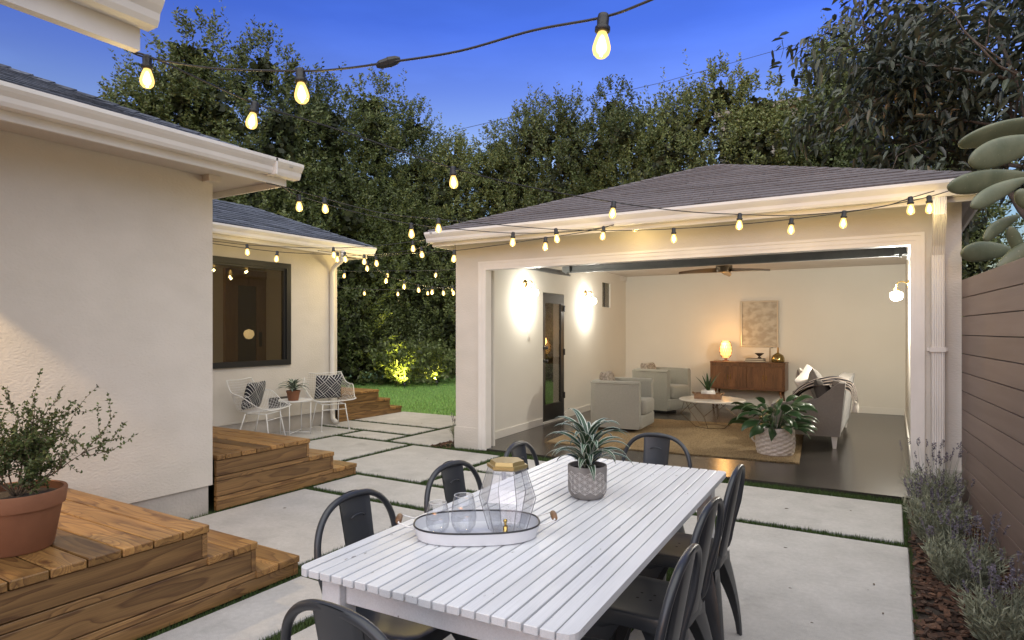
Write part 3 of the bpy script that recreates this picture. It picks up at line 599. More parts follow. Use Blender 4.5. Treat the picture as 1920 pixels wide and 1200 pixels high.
# room
b = G_()
yD0, yD1 = 8.46, 9.25; yW0, yW1 = 11.08, 11.54
def lwall(y0, y1, z0, z1): b.hexa([(lx(y0)-0.045,y0,z0),(lx(y0),y0,z0),(lx(y1),y1,z0),(lx(y1)-0.045,y1,z0),(lx(y0)-0.045,y0,z1),(lx(y0),y0,z1),(lx(y1),y1,z1),(lx(y1)-0.045,y1,z1)])
lwall(6.57, yD0, 0.0, 2.66); lwall(yD1, yW0, 0.0, 2.66); lwall(yW1, 12.5, 0, 2.66); lwall(yD0, yD1, 2.03, 2.66); lwall(yW0, yW1, 0, 1.89); lwall(yW0, yW1, 2.36, 2.66)
b.box((-4.84, 12.5, 0), (0.2, 12.545, 2.66)); b.box((0.158, GY+0.21, 0), (0.198, 12.5, 2.66)); b.box((oL-0.3, GY+0.205, 0.0), (oL-0.02, GY+0.24, 2.66))
b.obj('room_wall', 'roomwall', gar)
b = G_()
for y0, y1 in ((6.60, yD0-0.05), (yD1+0.05, 12.49)): b.hexa([(lx(y0)+0.001,y0,0.02),(lx(y0)+0.016,y0,0.02),(lx(y1)+0.016,y1,0.02),(lx(y1)+0.001,y1,0.02),(lx(y0)+0.001,y0,0.12),(lx(y0)+0.016,y0,0.12),(lx(y1)+0.016,y1,0.12),(lx(y1)+0.001,y1,0.12)])
b.box((-4.77, 12.483, 0.02), (0.156, 12.499, 0.13)); b.box((0.141, 6.7, 0.02), (0.157, 12.48, 0.13)); b.obj('baseboard', 'baseboard', gar)
b = G_(); b.box((-4.83, GY+0.02, -0.1), (0.198, 12.5, 0.018)); b.obj('floor', 'darkfloor', gar)
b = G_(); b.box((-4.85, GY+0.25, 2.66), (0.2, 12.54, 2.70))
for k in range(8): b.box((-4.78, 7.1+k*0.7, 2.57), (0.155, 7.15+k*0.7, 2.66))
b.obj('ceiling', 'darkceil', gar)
# roof
e0 = Vector((-4.80, 5.99, 2.635)); e1 = Vector((0.62, 5.99, 2.635)); hw = (e1.x-e0.x)/2; pk = Vector((e0.x+hw, e0.y+hw, e0.z+hw*0.385)); pb = Vector((pk.x, 10.6, pk.z)); k0 = Vector((e0.x, 13.3, e0.z)); k1 = Vector((e1.x, 13.3, e1.z))
b = G_(); dn = Vector((0,0,0.03))
b.add([e0,e1,pk], [(0,1,2)]); b.add([e0,pk,pb,k0], [(0,1,2,3)]); b.add([e1,k1,pb,pk], [(0,1,2,3)]); b.add([k0,pb,k1], [(0,1,2)]); b.add([e0-dn,e1-dn,k1-dn,k0-dn], [(0,1,2,3)])
gr = b.obj('roof', 'roofbase', gar)
sh = G_(); shingles(sh, e0 + Vector((0.02,-0.03,-0.008)), e1 + Vector((-0.02,-0.03,-0.008)), pk - Vector((0.05,0,0)), pk + Vector((0.05,0,0)), 0.135, 0.85)
ridgecaps(sh, e0, pk, 0.12, 0.16); ridgecaps(sh, e1, pk, 0.12, 0.16); sh.obj('shingle_courses', 'brownshingle', gr)
b = G_(); b.box((-4.79, 6.06, 2.46), (0.60, 6.085, 2.615)); b.box((-4.79, 6.086, 2.46), (-4.768, 13, 2.615)); b.box((0.578, 6.086, 2.46), (0.60, 13, 2.615)); b.obj('fascia', 'trim', gar)
b = G_(); b.box((-4.767, 6.086, 2.56), (0.577, 13, 2.58)); b.obj('soffit', 'soffit', gar)
b = G_(); b.extrude(GUT, (-4.815, 6.058, 2.50), (0.63, 6.058, 2.50), (0,-1,0)); b.obj('gutter', 'trim', gar)
# ribbed rectangular downspout with elbow
b = G_()
rib = []
for k in range(6): rib += [(-0.045+k*0.016, -0.062), (-0.039+k*0.016, -0.056)]
rib = [(-0.045, 0.0)] + rib + [(0.045, -0.062), (0.045, 0.0)]
path = [(0.305, 6.05, 2.50), (0.305, 6.05, 2.36), (0.308, 6.30, 2.14), (0.308, 6.345, 2.07), (0.308, 6.349, 0.06)]
vs = []; n_ = len(rib)
for (x, y, z) in path:
    for (a_, c_) in rib: vs.append((x + a_, y + c_ + (0.0), z))
fs = [(i*n_ + j, i*n_ + (j+1) % n_, (i+1)*n_ + (j+1) % n_, (i+1)*n_ + j) for i in range(len(path)-1) for j in range(n_)]
b.add(vs, fs)
b.box((0.252, 6.275, 1.27), (0.364, 6.352, 1.31)); b.box((0.235, 6.345, 1.275), (0.381, 6.358, 1.305)); b.obj('downspout', 'trim', gar)
# raised sectional door and its tracks
b = G_(); b.box((-4.36, 8.76, 2.33), (0.125, 8.82, 2.36)); b.box((-4.36, 8.775, 2.36), (0.125, 8.805, 2.43)); b.box((-4.36, 6.85, 2.43), (0.125, 8.82, 2.47)); od = b.obj('overhead_door', 'steel', gar)
for x, xb in ((-4.44, -4.36), (0.128, 0.0)):
    b = G_(); b.box((x, 6.62, 2.31), (x+0.028, 9.1, 2.335)); b.box((x, 6.62, 2.335), (x+0.006, 9.1, 2.38)); b.obj('door_track', 'steel', od)
    b = G_(); b.box((xb, 8.70, 2.34), (xb+0.12, 8.758, 2.44)); b.tube([(xb+0.06,8.73,2.31),(xb+0.06,8.73,2.35)], 0.018, 10); b.obj('roller', 'steel', od)
# back door in the left wall
b = G_(); x0, x1 = lx(8.85)-0.035, lx(8.85)-0.0
b.box((x0-0.01, yD0+0.02, 0.05), (x1-0.005, yD0+0.13, 2.02)); b.box((x0-0.01, yD1-0.13, 0.05), (x1-0.005, yD1-0.02, 2.02)); b.box((x0-0.01, yD0+0.13, 0.05), (x1-0.005, yD1-0.13, 0.30)); b.box((x0-0.01, yD0+0.13, 1.87), (x1-0.005, yD1-0.13, 2.02))
dr = b.obj('back_door', 'blackframe', gar)
b = G_(); b.box((x0+0.01, yD0+0.13, 0.30), (x0+0.016, yD1-0.13, 1.87)); b.obj('door_pane', 'pane', dr)
b = G_()
for z in (0.98, 1.18): b = G_(); b.T = gm @ Matrix.Translation((x1-0.005, yD0+0.075, z)) @ Matrix.Rotation(R(90), 4, 'Y'); b.lathe([(0.028,0),(0.028,0.012),(0.010,0.014),(0.010,0.035),(0.026,0.045),(0.026,0.065),(0.012,0.072)], 14); b.obj('handle', 'blackframe', dr, True)
b = G_()
for z in (0.35, 1.05, 1.75): b = G_(); b.box((x1-0.006, yD1-0.035, z), (x1+0.012, yD1-0.012, z+0.1)); b.obj('hinge', 'blackframe', dr)
b = G_(); b.hexa([(lx(yD0)-0.14,yD0,0.018),(lx(yD0)+0.01,yD0,0.018),(lx(yD1)+0.01,yD1,0.018),(lx(yD1)-0.14,yD1,0.018),(lx(yD0)-0.14,yD0,0.045),(lx(yD0)+0.01,yD0,0.045),(lx(yD1)+0.01,yD1,0.045),(lx(yD1)-0.14,yD1,0.045)]); b.obj('threshold', 'baseboard', dr)
b = G_(); b.box((lx(11.3)-0.05, yW0, 1.89), (lx(11.3)-0.04, yW1, 2.36)); wn_ = b.obj('small_window', 'pane', gar)
b = G_(); b.box((lx(11.3)-0.042, yW0+0.20, 1.89), (lx(11.3)-0.03, yW0+0.23, 2.36)); b.obj('window_frame', 'blackframe', wn_)
b = G_(); xs = lx(7.96); b.box((xs-0.002, 7.92, 1.31), (xs+0.008, 8.01, 1.44), 0, 0.003); b.box((xs+0.008, 7.945, 1.345), (xs+0.014, 7.985, 1.405)); b.obj('light_switch', 'switch', gar)

# ------------------------------------------------------------------ timber steps
def steps(name, label, X0, X1, ys, yback, near=None):
    """three levels between wall X0 and side plane X1; ys = far ends of top, middle, bottom level"""
    t = thing(name, label, 'wooden steps', (X1, ys[0], 0), group='timber steps along the house')
    T = Matrix.Translation((-X1, -ys[0], 0)); tops = (0.445, 0.275, 0.11); names = ('platform', 'step', 'step')
    for k in range(3):
        zt = tops[k]; y1 = ys[k]; y0 = yback if k == 0 else ys[k-1] - 0.012
        b = MB(); b.T = T
        y = y1; bw = 0.138
        if k == 0:
            while y > y0 + 0.01:
                b.box((X0, max(y - bw, y0), zt-0.038), (X1 + 0.012, y, zt), 0, 0.004); y -= bw + 0.007
        else:
            wd = (y1 - y0 - 0.012)/2
            for q in range(2): b.box((X0, y1 - (q+1)*wd - q*0.006, zt-0.038), (X1 + 0.012, y1 - q*(wd + 0.006), zt), 0, 0.004)
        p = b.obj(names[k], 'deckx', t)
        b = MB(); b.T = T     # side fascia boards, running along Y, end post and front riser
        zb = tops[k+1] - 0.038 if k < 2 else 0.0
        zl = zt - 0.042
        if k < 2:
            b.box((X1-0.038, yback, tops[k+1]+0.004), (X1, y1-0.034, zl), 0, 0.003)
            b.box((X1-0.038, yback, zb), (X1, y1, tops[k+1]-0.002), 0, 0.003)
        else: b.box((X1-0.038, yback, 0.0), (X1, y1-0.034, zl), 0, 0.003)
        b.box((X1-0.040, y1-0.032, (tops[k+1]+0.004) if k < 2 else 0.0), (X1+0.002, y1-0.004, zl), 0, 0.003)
        b.obj('fascia_board', 'decky_shaded', p)
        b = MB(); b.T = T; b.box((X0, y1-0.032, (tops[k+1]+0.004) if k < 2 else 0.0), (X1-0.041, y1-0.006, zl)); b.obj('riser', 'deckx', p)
    return t
steps('timber_steps', 'large brown timber steps carrying the terracotta pot in the lower left corner', WX+0.003, -3.04, (1.99, 2.28, 2.57), -1.6)
steps('timber_steps', 'brown timber steps tucked behind the house corner in front of the white wire chairs', -7.48, -4.648, (4.055, 4.35, 4.65), 3.115)
steps('timber_steps', 'small brown timber steps at the edge of the lawn beyond the downspout', -9.5, -7.50, (8.03, 8.31, 8.61), 7.12)
def doorstop(loc, label):
    t = thing('door_stop', label, 'door stop', loc, group='black door stops')
    b = MB(); b.lathe([(0.032,0),(0.032,0.006),(0.012,0.010),(0.010,0.065),(0.016,0.075)], 14); b.obj('stem', 'black', t, True)
    b = MB(); b.lathe([(0.016,0.075),(0.022,0.085),(0.022,0.10),(0.014,0.112),(0.002,0.115)], 14); b.obj('knob', 'steel', t, True)
    return t
d0 = doorstop((-5.62, 3.62, 0.446), 'small black door stop on the timber platform behind the house corner')
dup(d0, 'small black door stop on the near platform half hidden behind the terracotta pot', (-4.12, 1.66, 0.446))

# ------------------------------------------------------------------ board fence
fn = thing('board_fence', 'tall brown fence of wide horizontal boards along the right edge', 'fence', (0.47, 6.33, 0), R(4.75))
b = MB()
z = 1.86
while z > 0:
    b.box((0.0, -9.0, max(z-0.146, -0.02)), (0.022, 0.0, z), 0, 0.003); z -= 0.151
b.obj('board', 'fence', fn)
b = MB(); b.box((0.023, -9.0, -0.05), (0.028, 0.0, 1.84)); b.obj('backing', 'roofbase', fn)
b = MB()
for y in (-0.1, -2.4, -4.7, -7.0): b.box((0.03, y-0.09, -0.1), (0.12, y, 1.85))
b.obj('post', 'fence', fn)

# ------------------------------------------------------------------ foliage generators
def leaf_quads(P, D, N, ln, wd):
    """diamond leaves: base P, along D, width dir N"""
    V = np.empty((len(P), 4, 3)); ln = np.asarray(ln)[:, None]; wd = np.asarray(wd)[:, None]
    V[:, 0] = P; V[:, 1] = P + D*ln*0.45 + N*wd; V[:, 2] = P + D*ln; V[:, 3] = P + D*ln*0.45 - N*wd
    return V.reshape(-1, 3)
def unit(a): return a / np.maximum(np.linalg.norm(a, axis=1, keepdims=True), 1e-9)
def hedge_crown(seed, h, rad, nspray, nleaf=32, leaf=0.088):
    g = np.random.default_rng(seed)
    # lumps that make up an uneven column
    nl = 34
    lz = g.uniform(0.2, h*0.93, nl); la = g.uniform(0, 2*PI, nl)
    taper = np.where(lz < h*0.55, 1.0, 1.0 - 0.72*((lz - h*0.55)/(h*0.45))**1.3)
    lr = g.uniform(0.35, 0.75, nl)*rad*taper; lc = np.column_stack([np.cos(la)*lr, np.sin(la)*lr, lz]); lb = g.uniform(0.42, 0.80, nl)*(0.5+0.5*taper)*rad*0.9
    k = g.integers(0, nl, nspray); d = unit(g.normal(size=(nspray, 3)) + np.array([0, 0, 0.35]))
    rr = g.uniform(0.72, 1.05, nspray)**0.6
    B = lc[k] + d*(lb[k]*rr)[:, None]*np.array([1, 1, 1.25])
    ax = unit(d*0.7 + np.array([0, 0, 0.9]) + g.normal(size=(nspray, 3))*0.35)
    # upright leading shoots at the top
    nt_ = 60; kt = g.integers(0, nl, nt_); top = lc[kt] + np.column_stack([g.normal(0, .25, nt_), g.normal(0, .25, nt_), lb[kt]*1.1])
    B = np.vstack([B, top]); ax = np.vstack([ax, unit(np.array([0, 0, 1.0]) + g.normal(size=(nt_, 3))*0.22)])
    L = np.concatenate([g.uniform(0.28, 0.52, nspray), g.uniform(0.5, 0.95, nt_)]); n = len(B)
    t = np.tile(np.linspace(0.08, 1.0, nleaf), n); Bi = np.repeat(B, nleaf, 0); A = np.repeat(ax, nleaf, 0); Li = np.repeat(L, nleaf)
    side = unit(np.cross(A, g.normal(size=A.shape)))
    P = Bi + A*(t*Li)[:, None] + g.normal(size=A.shape)*0.025
    D = unit(A*0.75 + side*1.0 + np.array([0, 0, -0.05])); W = unit(np.cross(D, g.normal(size=D.shape)))
    ln = leaf*g.uniform(0.65, 1.25, len(P)); V = leaf_quads(P, D, W, ln, ln*0.23); F = np.arange(len(V)).reshape(-1, 4); mi = np.zeros(len(F), int)
    # inner mass of larger leaves closing gaps, crown shade painted into their dark colour
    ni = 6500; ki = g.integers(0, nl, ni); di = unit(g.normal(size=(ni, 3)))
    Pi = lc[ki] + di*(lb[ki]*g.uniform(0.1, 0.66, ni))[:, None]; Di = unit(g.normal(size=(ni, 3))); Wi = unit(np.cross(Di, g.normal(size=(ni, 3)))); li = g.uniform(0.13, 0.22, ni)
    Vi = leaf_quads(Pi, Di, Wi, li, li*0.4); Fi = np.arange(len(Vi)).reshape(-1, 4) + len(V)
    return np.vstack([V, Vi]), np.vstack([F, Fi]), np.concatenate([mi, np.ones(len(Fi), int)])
def trunk_mesh(pts, radii, parent, matn='trunk', name='trunk'):
    b = MB()
    for p, r in zip(pts, radii): b.tube(p, r, 7)
    return b.obj(name, matn, parent, True)

protos = []
for k, (h, rad) in enumerate(((8.2, 1.45), (7.6, 1.6), (8.8, 1.35))):
    t = thing('hedge_tree', 'x', 'tree', (0, 0, 0))
    V, F, mi = hedge_crown(20 + k, h, rad, 2000)
    fastmesh('crown', V, F, ['leaf', 'leafshade'], mi, t)
    trunk_mesh([[(0,0,-0.1),(0.05,0.02,1.2),(0.0,0.08,3.0),(-0.05,0.1,h*0.62)],[(0.0,0.05,1.6),(0.3,0.3,3.0),(0.5,0.45,4.6)],[(0.02,0.02,1.2),(-0.35,-0.2,2.6),(-0.55,-0.3,4.4)]],
               [[0.11,0.09,0.07,0.03],[0.06,0.045,0.02],[0.06,0.045,0.02]], t)
    t['top'] = float(np.percentile(V[:,2], 99.7)); protos.append(t)
PLANTS = [(-13.2,7.0,6.7,0,'dark evergreen tree whose top shows just above the house roof slope'),
 (-12.8,8.0,7.76,2,'tall evergreen tree just right of the white porch beam, behind the first hanging bulbs'),
 (-12.9,9.7,8.32,0,'bushy tall evergreen tree rising behind the house eave left of its tip'),
 (-13.0,11.3,7.94,1,'evergreen tree rising behind the house eave tip, below the second near bulb'),
 (-12.9,12.9,8.42,2,'evergreen tree over the end of the wing roof, behind the left lit shrub'),
 (-12.6,14.5,8.26,0,'evergreen tree behind the lawn between the two lit shrubs'),
 (-12.2,16.0,7.64,1,'evergreen tree behind the right lit shrub on the lawn'),
 (-11.2,17.2,8.1,2,'lower evergreen tree in the dip of the tree line left of the garage eave'),
 (-9.7,17.4,8.57,1,'evergreen tree above the left eave of the garage roof'),
 (-8.2,17.3,8.35,0,'evergreen tree above the left slope of the garage roof'),
 (-6.7,17.0,8.56,2,'pointed evergreen tree under the biggest hanging bulb'),
 (-5.3,17.0,7.94,1,'broad evergreen tree left of the garage roof peak'),
 (-3.9,17.1,8.26,0,'evergreen tree directly behind the garage roof peak'),
 (-2.5,16.9,7.7,2,'evergreen tree right of the garage roof peak'),
 (-1.1,17.4,8.84,1,'tallest evergreen tree, beside the large broadleaf tree'),
 (0.6,17.2,8.24,0,'evergreen tree half hidden behind the large broadleaf tree')]
used = set()
for i, (x, y, s, k, lab) in enumerate(PLANTS):
    o = protos[k] if k not in used else copy_tree(protos[k]); used.add(k)
    tag(o, lab, 'tree', 'evergreen trees of the tall hedge'); o.location = (x, y, 0); o.rotation_euler = (0, 0, 2.4*i); o.scale = (1.0 + 0.1*math.sin(i*2.1), 1.0, s/o['top'])

# uplit shrubs and their ground spotlights at the edge of the lawn
def leafy_shrub(seed, h, r, nsp=150, leaf=0.12):
    g = np.random.default_rng(seed); nl = 18
    B = np.column_stack([g.normal(0, r*0.42, nsp), g.normal(0, r*0.42, nsp), g.uniform(0.05, h*0.8, nsp)])
    ax = unit(np.column_stack([B[:,0], B[:,1], np.full(nsp, 0.35)]) + g.normal(size=(nsp, 3))*0.3)
    t = np.tile(np.linspace(0.1, 1, nl), nsp); A = np.repeat(ax, nl, 0); Bi = np.repeat(B, nl, 0)
    P = Bi + A*(t*0.38)[:, None]; D = unit(A*0.6 + unit(np.cross(A, g.normal(size=A.shape)))); W = unit(np.cross(D, g.normal(size=D.shape)))
    ln = leaf*g.uniform(0.7, 1.3, len(P)); V = leaf_quads(P, D, W, ln, ln*0.22)
    return V, np.arange(len(V)).reshape(-1, 4)
for i, (x, y, lab, lab2) in enumerate(((-11.15, 12.6, 'yellow green shrub glowing in a ground spotlight behind the wing corner', 'small black ground spotlight lighting the shrub behind the wing corner'),
        (-10.85, 13.5, 'yellow green shrub glowing in a ground spotlight at the right end of the lawn', 'small black ground spotlight lighting the shrub at the right end of the lawn'),
        (-9.0, 15.6, 'lit shrub seen through the glass of the garage back door', 'small black ground spotlight seen through the garage back door'))):
    t = thing('shrub', lab, 'shrub', (x, y, 0), i*1.3, 'spotlit shrubs by the hedge')
    V, F = leafy_shrub(60 + i, 1.15, 0.75); fastmesh('foliage', V, F, ['leaf'], None, t)
    trunk_mesh([[(0,0,0),(0.1*k-0.15,0.12*math.sin(k),0.7)] for k in range(4)], [[0.015, 0.006]]*4, t, 'wood_twig', 'stem')
    u = thing('ground_spotlight', lab2, 'spotlight', (x + 0.75, y - 0.55, 0.0), 0, 'ground spotlights by the hedge')
    b = MB(); b.tube([(0,0,-0.05),(0,0,0.10)], 0.012, 8); b.obj('stake', 'black', u, True)
    b = MB(); b.tube([(0.03,-0.02,0.08),(-0.05,0.04,0.16)], 0.035, 12); b.obj('lamp_head', 'black', u, True)
    spot_light('beam', (-0.07, 0.05, 0.18), (-0.75, 0.55, 0.70), 420, (1.0, 0.86, 0.16), R(75), 0.5, 0.04, u)

# large broadleaf tree behind the garage's right end
bt = thing('broadleaf_tree', 'large broadleaf tree with long grey green leaves over the right end of the garage roof', 'tree', (1.75, 10.8, 0))
g = np.random.default_rng(5); br = []; rad_ = []; tips = []
def limb(p, d, L, r, lev):
    pts = [p]; rr = [r]
    for s_ in range(4):
        d = (d + Vector(g.normal(0, 0.16, 3)) + Vector((0, 0, 0.02 if lev else 0.05))).normalized(); p = p + d*(L/4); pts.append(p); rr.append(r*(1 - 0.17*(s_+1)))
    br.append(pts); rad_.append(rr)
    if lev >= 3: tips.append((p, d)); return
    if lev >= 1:
        for q in pts[2:]: 
            if g.uniform() < 0.55: tips.append((q, (d + Vector(g.normal(0, 0.8, 3))).normalized()))
    for k in range(4 if lev == 0 else 3):
        a = Vector(g.normal(0, 1, 3)); a = (a - d*a.dot(d)).normalized()
        nd = (d*0.55 + a*0.85 + Vector((-0.08, -0.12, 0.08))).normalized(); st = pts[2 + k % 3]
        limb(st, nd, L*0.66, r*0.5, lev + 1)
for aa in (0.2, 1.5, 2.7, 3.9, 5.1):
    limb(Vector((0, 0, 1.9 + 0.25*aa)), Vector((math.cos(aa)*0.8, math.sin(aa)*0.8, 0.75)).normalized(), 2.5, 0.055, 0)
br.append([(0.05,0,-0.1),(0.0,0.05,1.6),(0.0,0.0,3.2),(0.05,-0.05,5.6)]); rad_.append([0.16,0.14,0.12,0.05])
for k in range(7): limb(Vector((0, 0, 3.2 + 0.35*k)), Vector((math.cos(k*2.4), math.sin(k*2.4), 0.5)).normalized(), 1.9, 0.035, 1)
trunk_mesh(br, rad_, bt)
tp = np.array([list(p) for p, d in tips]); td = np.array([list(d) for p, d in tips]); nl = 42
P = np.repeat(tp, nl, 0) + np.repeat(td, nl, 0)*g.uniform(-0.5, 0.15, (len(tp)*nl, 1)) + g.normal(0, 0.13, (len(tp)*nl, 3)); A = np.repeat(td, nl, 0)
D = unit(A*0.45 + unit(np.cross(A, g.normal(size=A.shape))) + np.array([0, 0, -0.38])); W = unit(np.cross(D, unit(g.normal(size=D.shape) + np.array([0, 0, 1.0]))))
ln = g.uniform(0.11, 0.19, len(P)); wd = ln*g.uniform(0.15, 0.21, len(P)); n = len(P)
# each leaf: two halves folded along the midrib, drooping tip
up = unit(np.cross(W, D)); V = np.empty((n, 6, 3)); l1 = ln[:, None]; w1 = wd[:, None]; dn = np.array([0, 0, 1.0])
V[:,0] = P; V[:,1] = P + D*l1*0.30 + W*w1*0.9 + up*w1*0.35; V[:,2] = P + D*l1*0.68 + W*w1*0.8 + up*w1*0.3 - dn*0.012; V[:,3] = P + D*l1 - dn*0.045
V[:,4] = P + D*l1*0.68 - W*w1*0.8 + up*w1*0.3 - dn*0.012; V[:,5] = P + D*l1*0.30 - W*w1*0.9 + up*w1*0.35
F = np.vstack([(np.arange(n)*6)[:, None] + np.array([0,1,2,3]), (np.arange(n)*6)[:, None] + np.array([0,3,4,5])])
fastmesh('crown', V.reshape(-1, 3), F, ['broad'], None, bt)
print('broadleaf leaves', n)

# prickly pear beyond the fence
ca = thing('prickly_pear', 'tall prickly pear cactus with grey green pads leaning over the fence top', 'cactus', tuple(Vector((1.15, 5.3, 0))))
CB = Vector((1.15, 5.3, 0))
def pad(p0, p1, wd, th, tilt, mi='cactus'):
    """flat pad growing from p0 (base) to p1 (tip)"""
    p0, p1 = Vector(p0) - CB, Vector(p1) - CB; ax = p1 - p0; L = ax.length; ax.normalize()
    vdir = (Vector((0,0,0)) - Vector((-math.sin(YAW), math.cos(YAW), 0))).normalized()
    s0 = ax.cross(vdir).normalized(); nrm = s0.cross(ax).normalized()
    s = (s0*math.cos(tilt) + nrm*math.sin(tilt)); nn = ax.cross(s)
    b = MB(); wd *= 0.74
    def fn(u, v):
        th_ = u*2*PI; t = 0.5 - 0.5*math.cos(v*PI); prof = max(1e-3, (0.22 + 0.78*math.sin(PI/2*t/0.62)**0.9) if t < 0.62 else math.sqrt(max(0, 1 - ((t-0.62)/0.38)**2)))
        return p0 + ax*(L*t) + s*(math.cos(th_)*wd*0.5*prof) + nn*(math.sin(th_)*th*0.5*prof**0.7) + nn*(0.02*math.sin(3*t))
    b.grid(fn, 20, 22, 0, True); return b.obj('pad', mi, ca, True)
for (a, c, wd, th, tl) in (((1990,228,4.5),(1798,268,4.35),0.27,0.055,0.9), ((1965,262,4.4),(1817,302,4.25),0.27,0.06,0.35), ((1935,330,4.45),(1777,350,4.25),0.22,0.05,0.5),
        ((1925,335,4.2),(1821,387,4.1),0.165,0.05,0.25), ((1990,340,4.4),(1930,300,4.4),0.25,0.06,0.3), ((1960,395,4.35),(1905,360,4.3),0.16,0.05,0.2),
        ((1910,405,4.6),(1845,448,4.5),0.16,0.045,0.4), ((1900,470,5.0),(1802,474,4.9),0.22,0.05,0.3), ((1925,490,4.5),(1893,425,4.45),0.12,0.05,0.3),
        ((1870,500,4.5),(1945,455,4.4),0.15,0.05,0.3), ((1960,480,4.4),(1965,380,4.4),0.25,0.07,0.1), ((1985,560,4.5),(1975,440,4.45),0.28,0.09,0.1)):
    pad(at(*a), at(*c), wd, th, tl)
b = MB(); b.tube([Vector((1.25,5.25,-0.1))-CB, Vector((1.22,5.2,0.9))-CB, at(1975,520,4.5)-CB, at(1960,420,4.4)-CB], [0.09,0.08,0.07,0.05], 10); b.obj('stem', 'cactus', ca, True)

# lavender along the fence
def lavender(seed, h, r, n):
    g = np.random.default_rng(seed)
    a = g.uniform(0, 2*PI, n); q = np.sqrt(g.uniform(0, 1, n))*r*0.45; B = np.column_stack([np.cos(a)*q, np.sin(a)*q, np.zeros(n)])
    lean = g.uniform(0.05, 0.55, n); d = unit(np.column_stack([np.cos(a + g.normal(0, .4, n))*lean, np.sin(a + g.normal(0, .4, n))*lean, np.ones(n)])); H = h*g.uniform(0.5, 0.9, n)
    V = []; 
    nl = 24; t = np.tile(np.linspace(0.05, 0.95, nl), n); A = np.repeat(d, nl, 0); Bi = np.repeat(B, nl, 0); Hi = np.repeat(H, nl)
    P = Bi + A*(t*Hi*0.85)[:, None] + np.column_stack([np.zeros(n*nl), np.zeros(n*nl), -0.10*(t*Hi)**2])
    D = unit(A*0.9 + unit(np.cross(A, g.normal(size=A.shape)))*0.75); W = unit(np.cross(D, g.normal(size=D.shape))); ln = g.uniform(0.03, 0.055, len(P))
    Vf = leaf_quads(P, D, W, ln, np.full(len(P), 0.0036)); Ff = np.arange(len(Vf)).reshape(-1, 4)
    # flower stalks with stacked florets
    ns = max(10, int(n*0.24)); i = g.choice(n, ns, replace=False); ds = unit(d[i]*0.8 + np.array([0, 0, 0.45])); Ls = h*g.uniform(0.75, 1.2, ns)
    Wst = unit(np.cross(ds, g.normal(size=ds.shape))); Vs = leaf_quads(B[i], ds, Wst, Ls, np.full(ns, 0.0022)); Fs = np.arange(len(Vs)).reshape(-1, 4)
    nf = 22; tf = np.tile(np.linspace(-0.055, 0.0, nf), ns); Af = np.repeat(ds, nf, 0); Pf = np.repeat(B[i] + ds*Ls[:, None], nf, 0) + Af*tf[:, None]
    Df = unit(Af*0.5 + unit(np.cross(Af, g.normal(size=Af.shape)))); Wf = unit(np.cross(Df, g.normal(size=Df.shape))); lf = g.uniform(0.007, 0.014, len(Pf))
    Vl = leaf_quads(Pf, Df, Wf, lf, lf*0.5); Fl = np.arange(len(Vl)).reshape(-1, 4)
    return (np.vstack([Vf, Vs]), np.vstack([Ff, Fs + len(Vf)])), (Vl, Fl)
LAV = [(0.27,6.10,0.50,0.24,150,'darkest lavender plant, against the foot of the right garage pillar'),(0.26,5.25,0.42,0.25,190,'pale green lavender plant second from the garage pillar'),
       (0.33,4.42,0.38,0.25,190,'grey green lavender plant with the most purple tips, midway along the mulch bed'),(0.46,3.66,0.37,0.28,210,'lavender plant in the lower right corner, cut by the bottom edge'),
       (0.72,3.95,0.26,0.15,80,'small lavender plant close to the fence in the lower right'),(-4.86,6.72,0.34,0.13,60,'small lavender tuft beside the left pillar of the garage')]
for i, (x, y, h, r, n, lab) in enumerate(LAV):
    t = thing('lavender', lab, 'lavender', (x, y, -0.01), i, 'lavender plants in the mulch')
    A, Bq = lavender(80 + i, h, r, n); fastmesh('foliage', *A, ['lavleaf'], None, t); fastmesh('flower_spikes', *Bq, ['lavflower'], None, t)

# neighbour's rendered building glimpsed over the trees and the overhead wire
nb = thing('neighbour_building', 'pale rendered building glimpsed between the treetops behind the garage', 'building', (-3.9, 26.5, 0))
b = MB(); b.box((-2.2, 0, 0), (3.2, 5, 10.1)); b.obj('wall', 'paleplaster', nb)
b = MB(); b.box((-2.4, -0.2, 10.1), (3.4, 5.2, 10.35)); b.obj('parapet', 'paleplaster', nb)
b = MB(); b.box((1.6, -0.02, 9.2), (2.6, 0.03, 10.3)); b.obj('window', 'darkglass', nb)
b = MB(); b.tube([at(780, 262, 30), at(1000, 210, 30), at(1240, 155, 30), at(1500, 82, 30), at(1760, 0, 30)], 0.012, 5)
tag(b.obj('power_line', 'cord', None, True), 'thin dark power line crossing the blue sky above the treetops', 'power line')
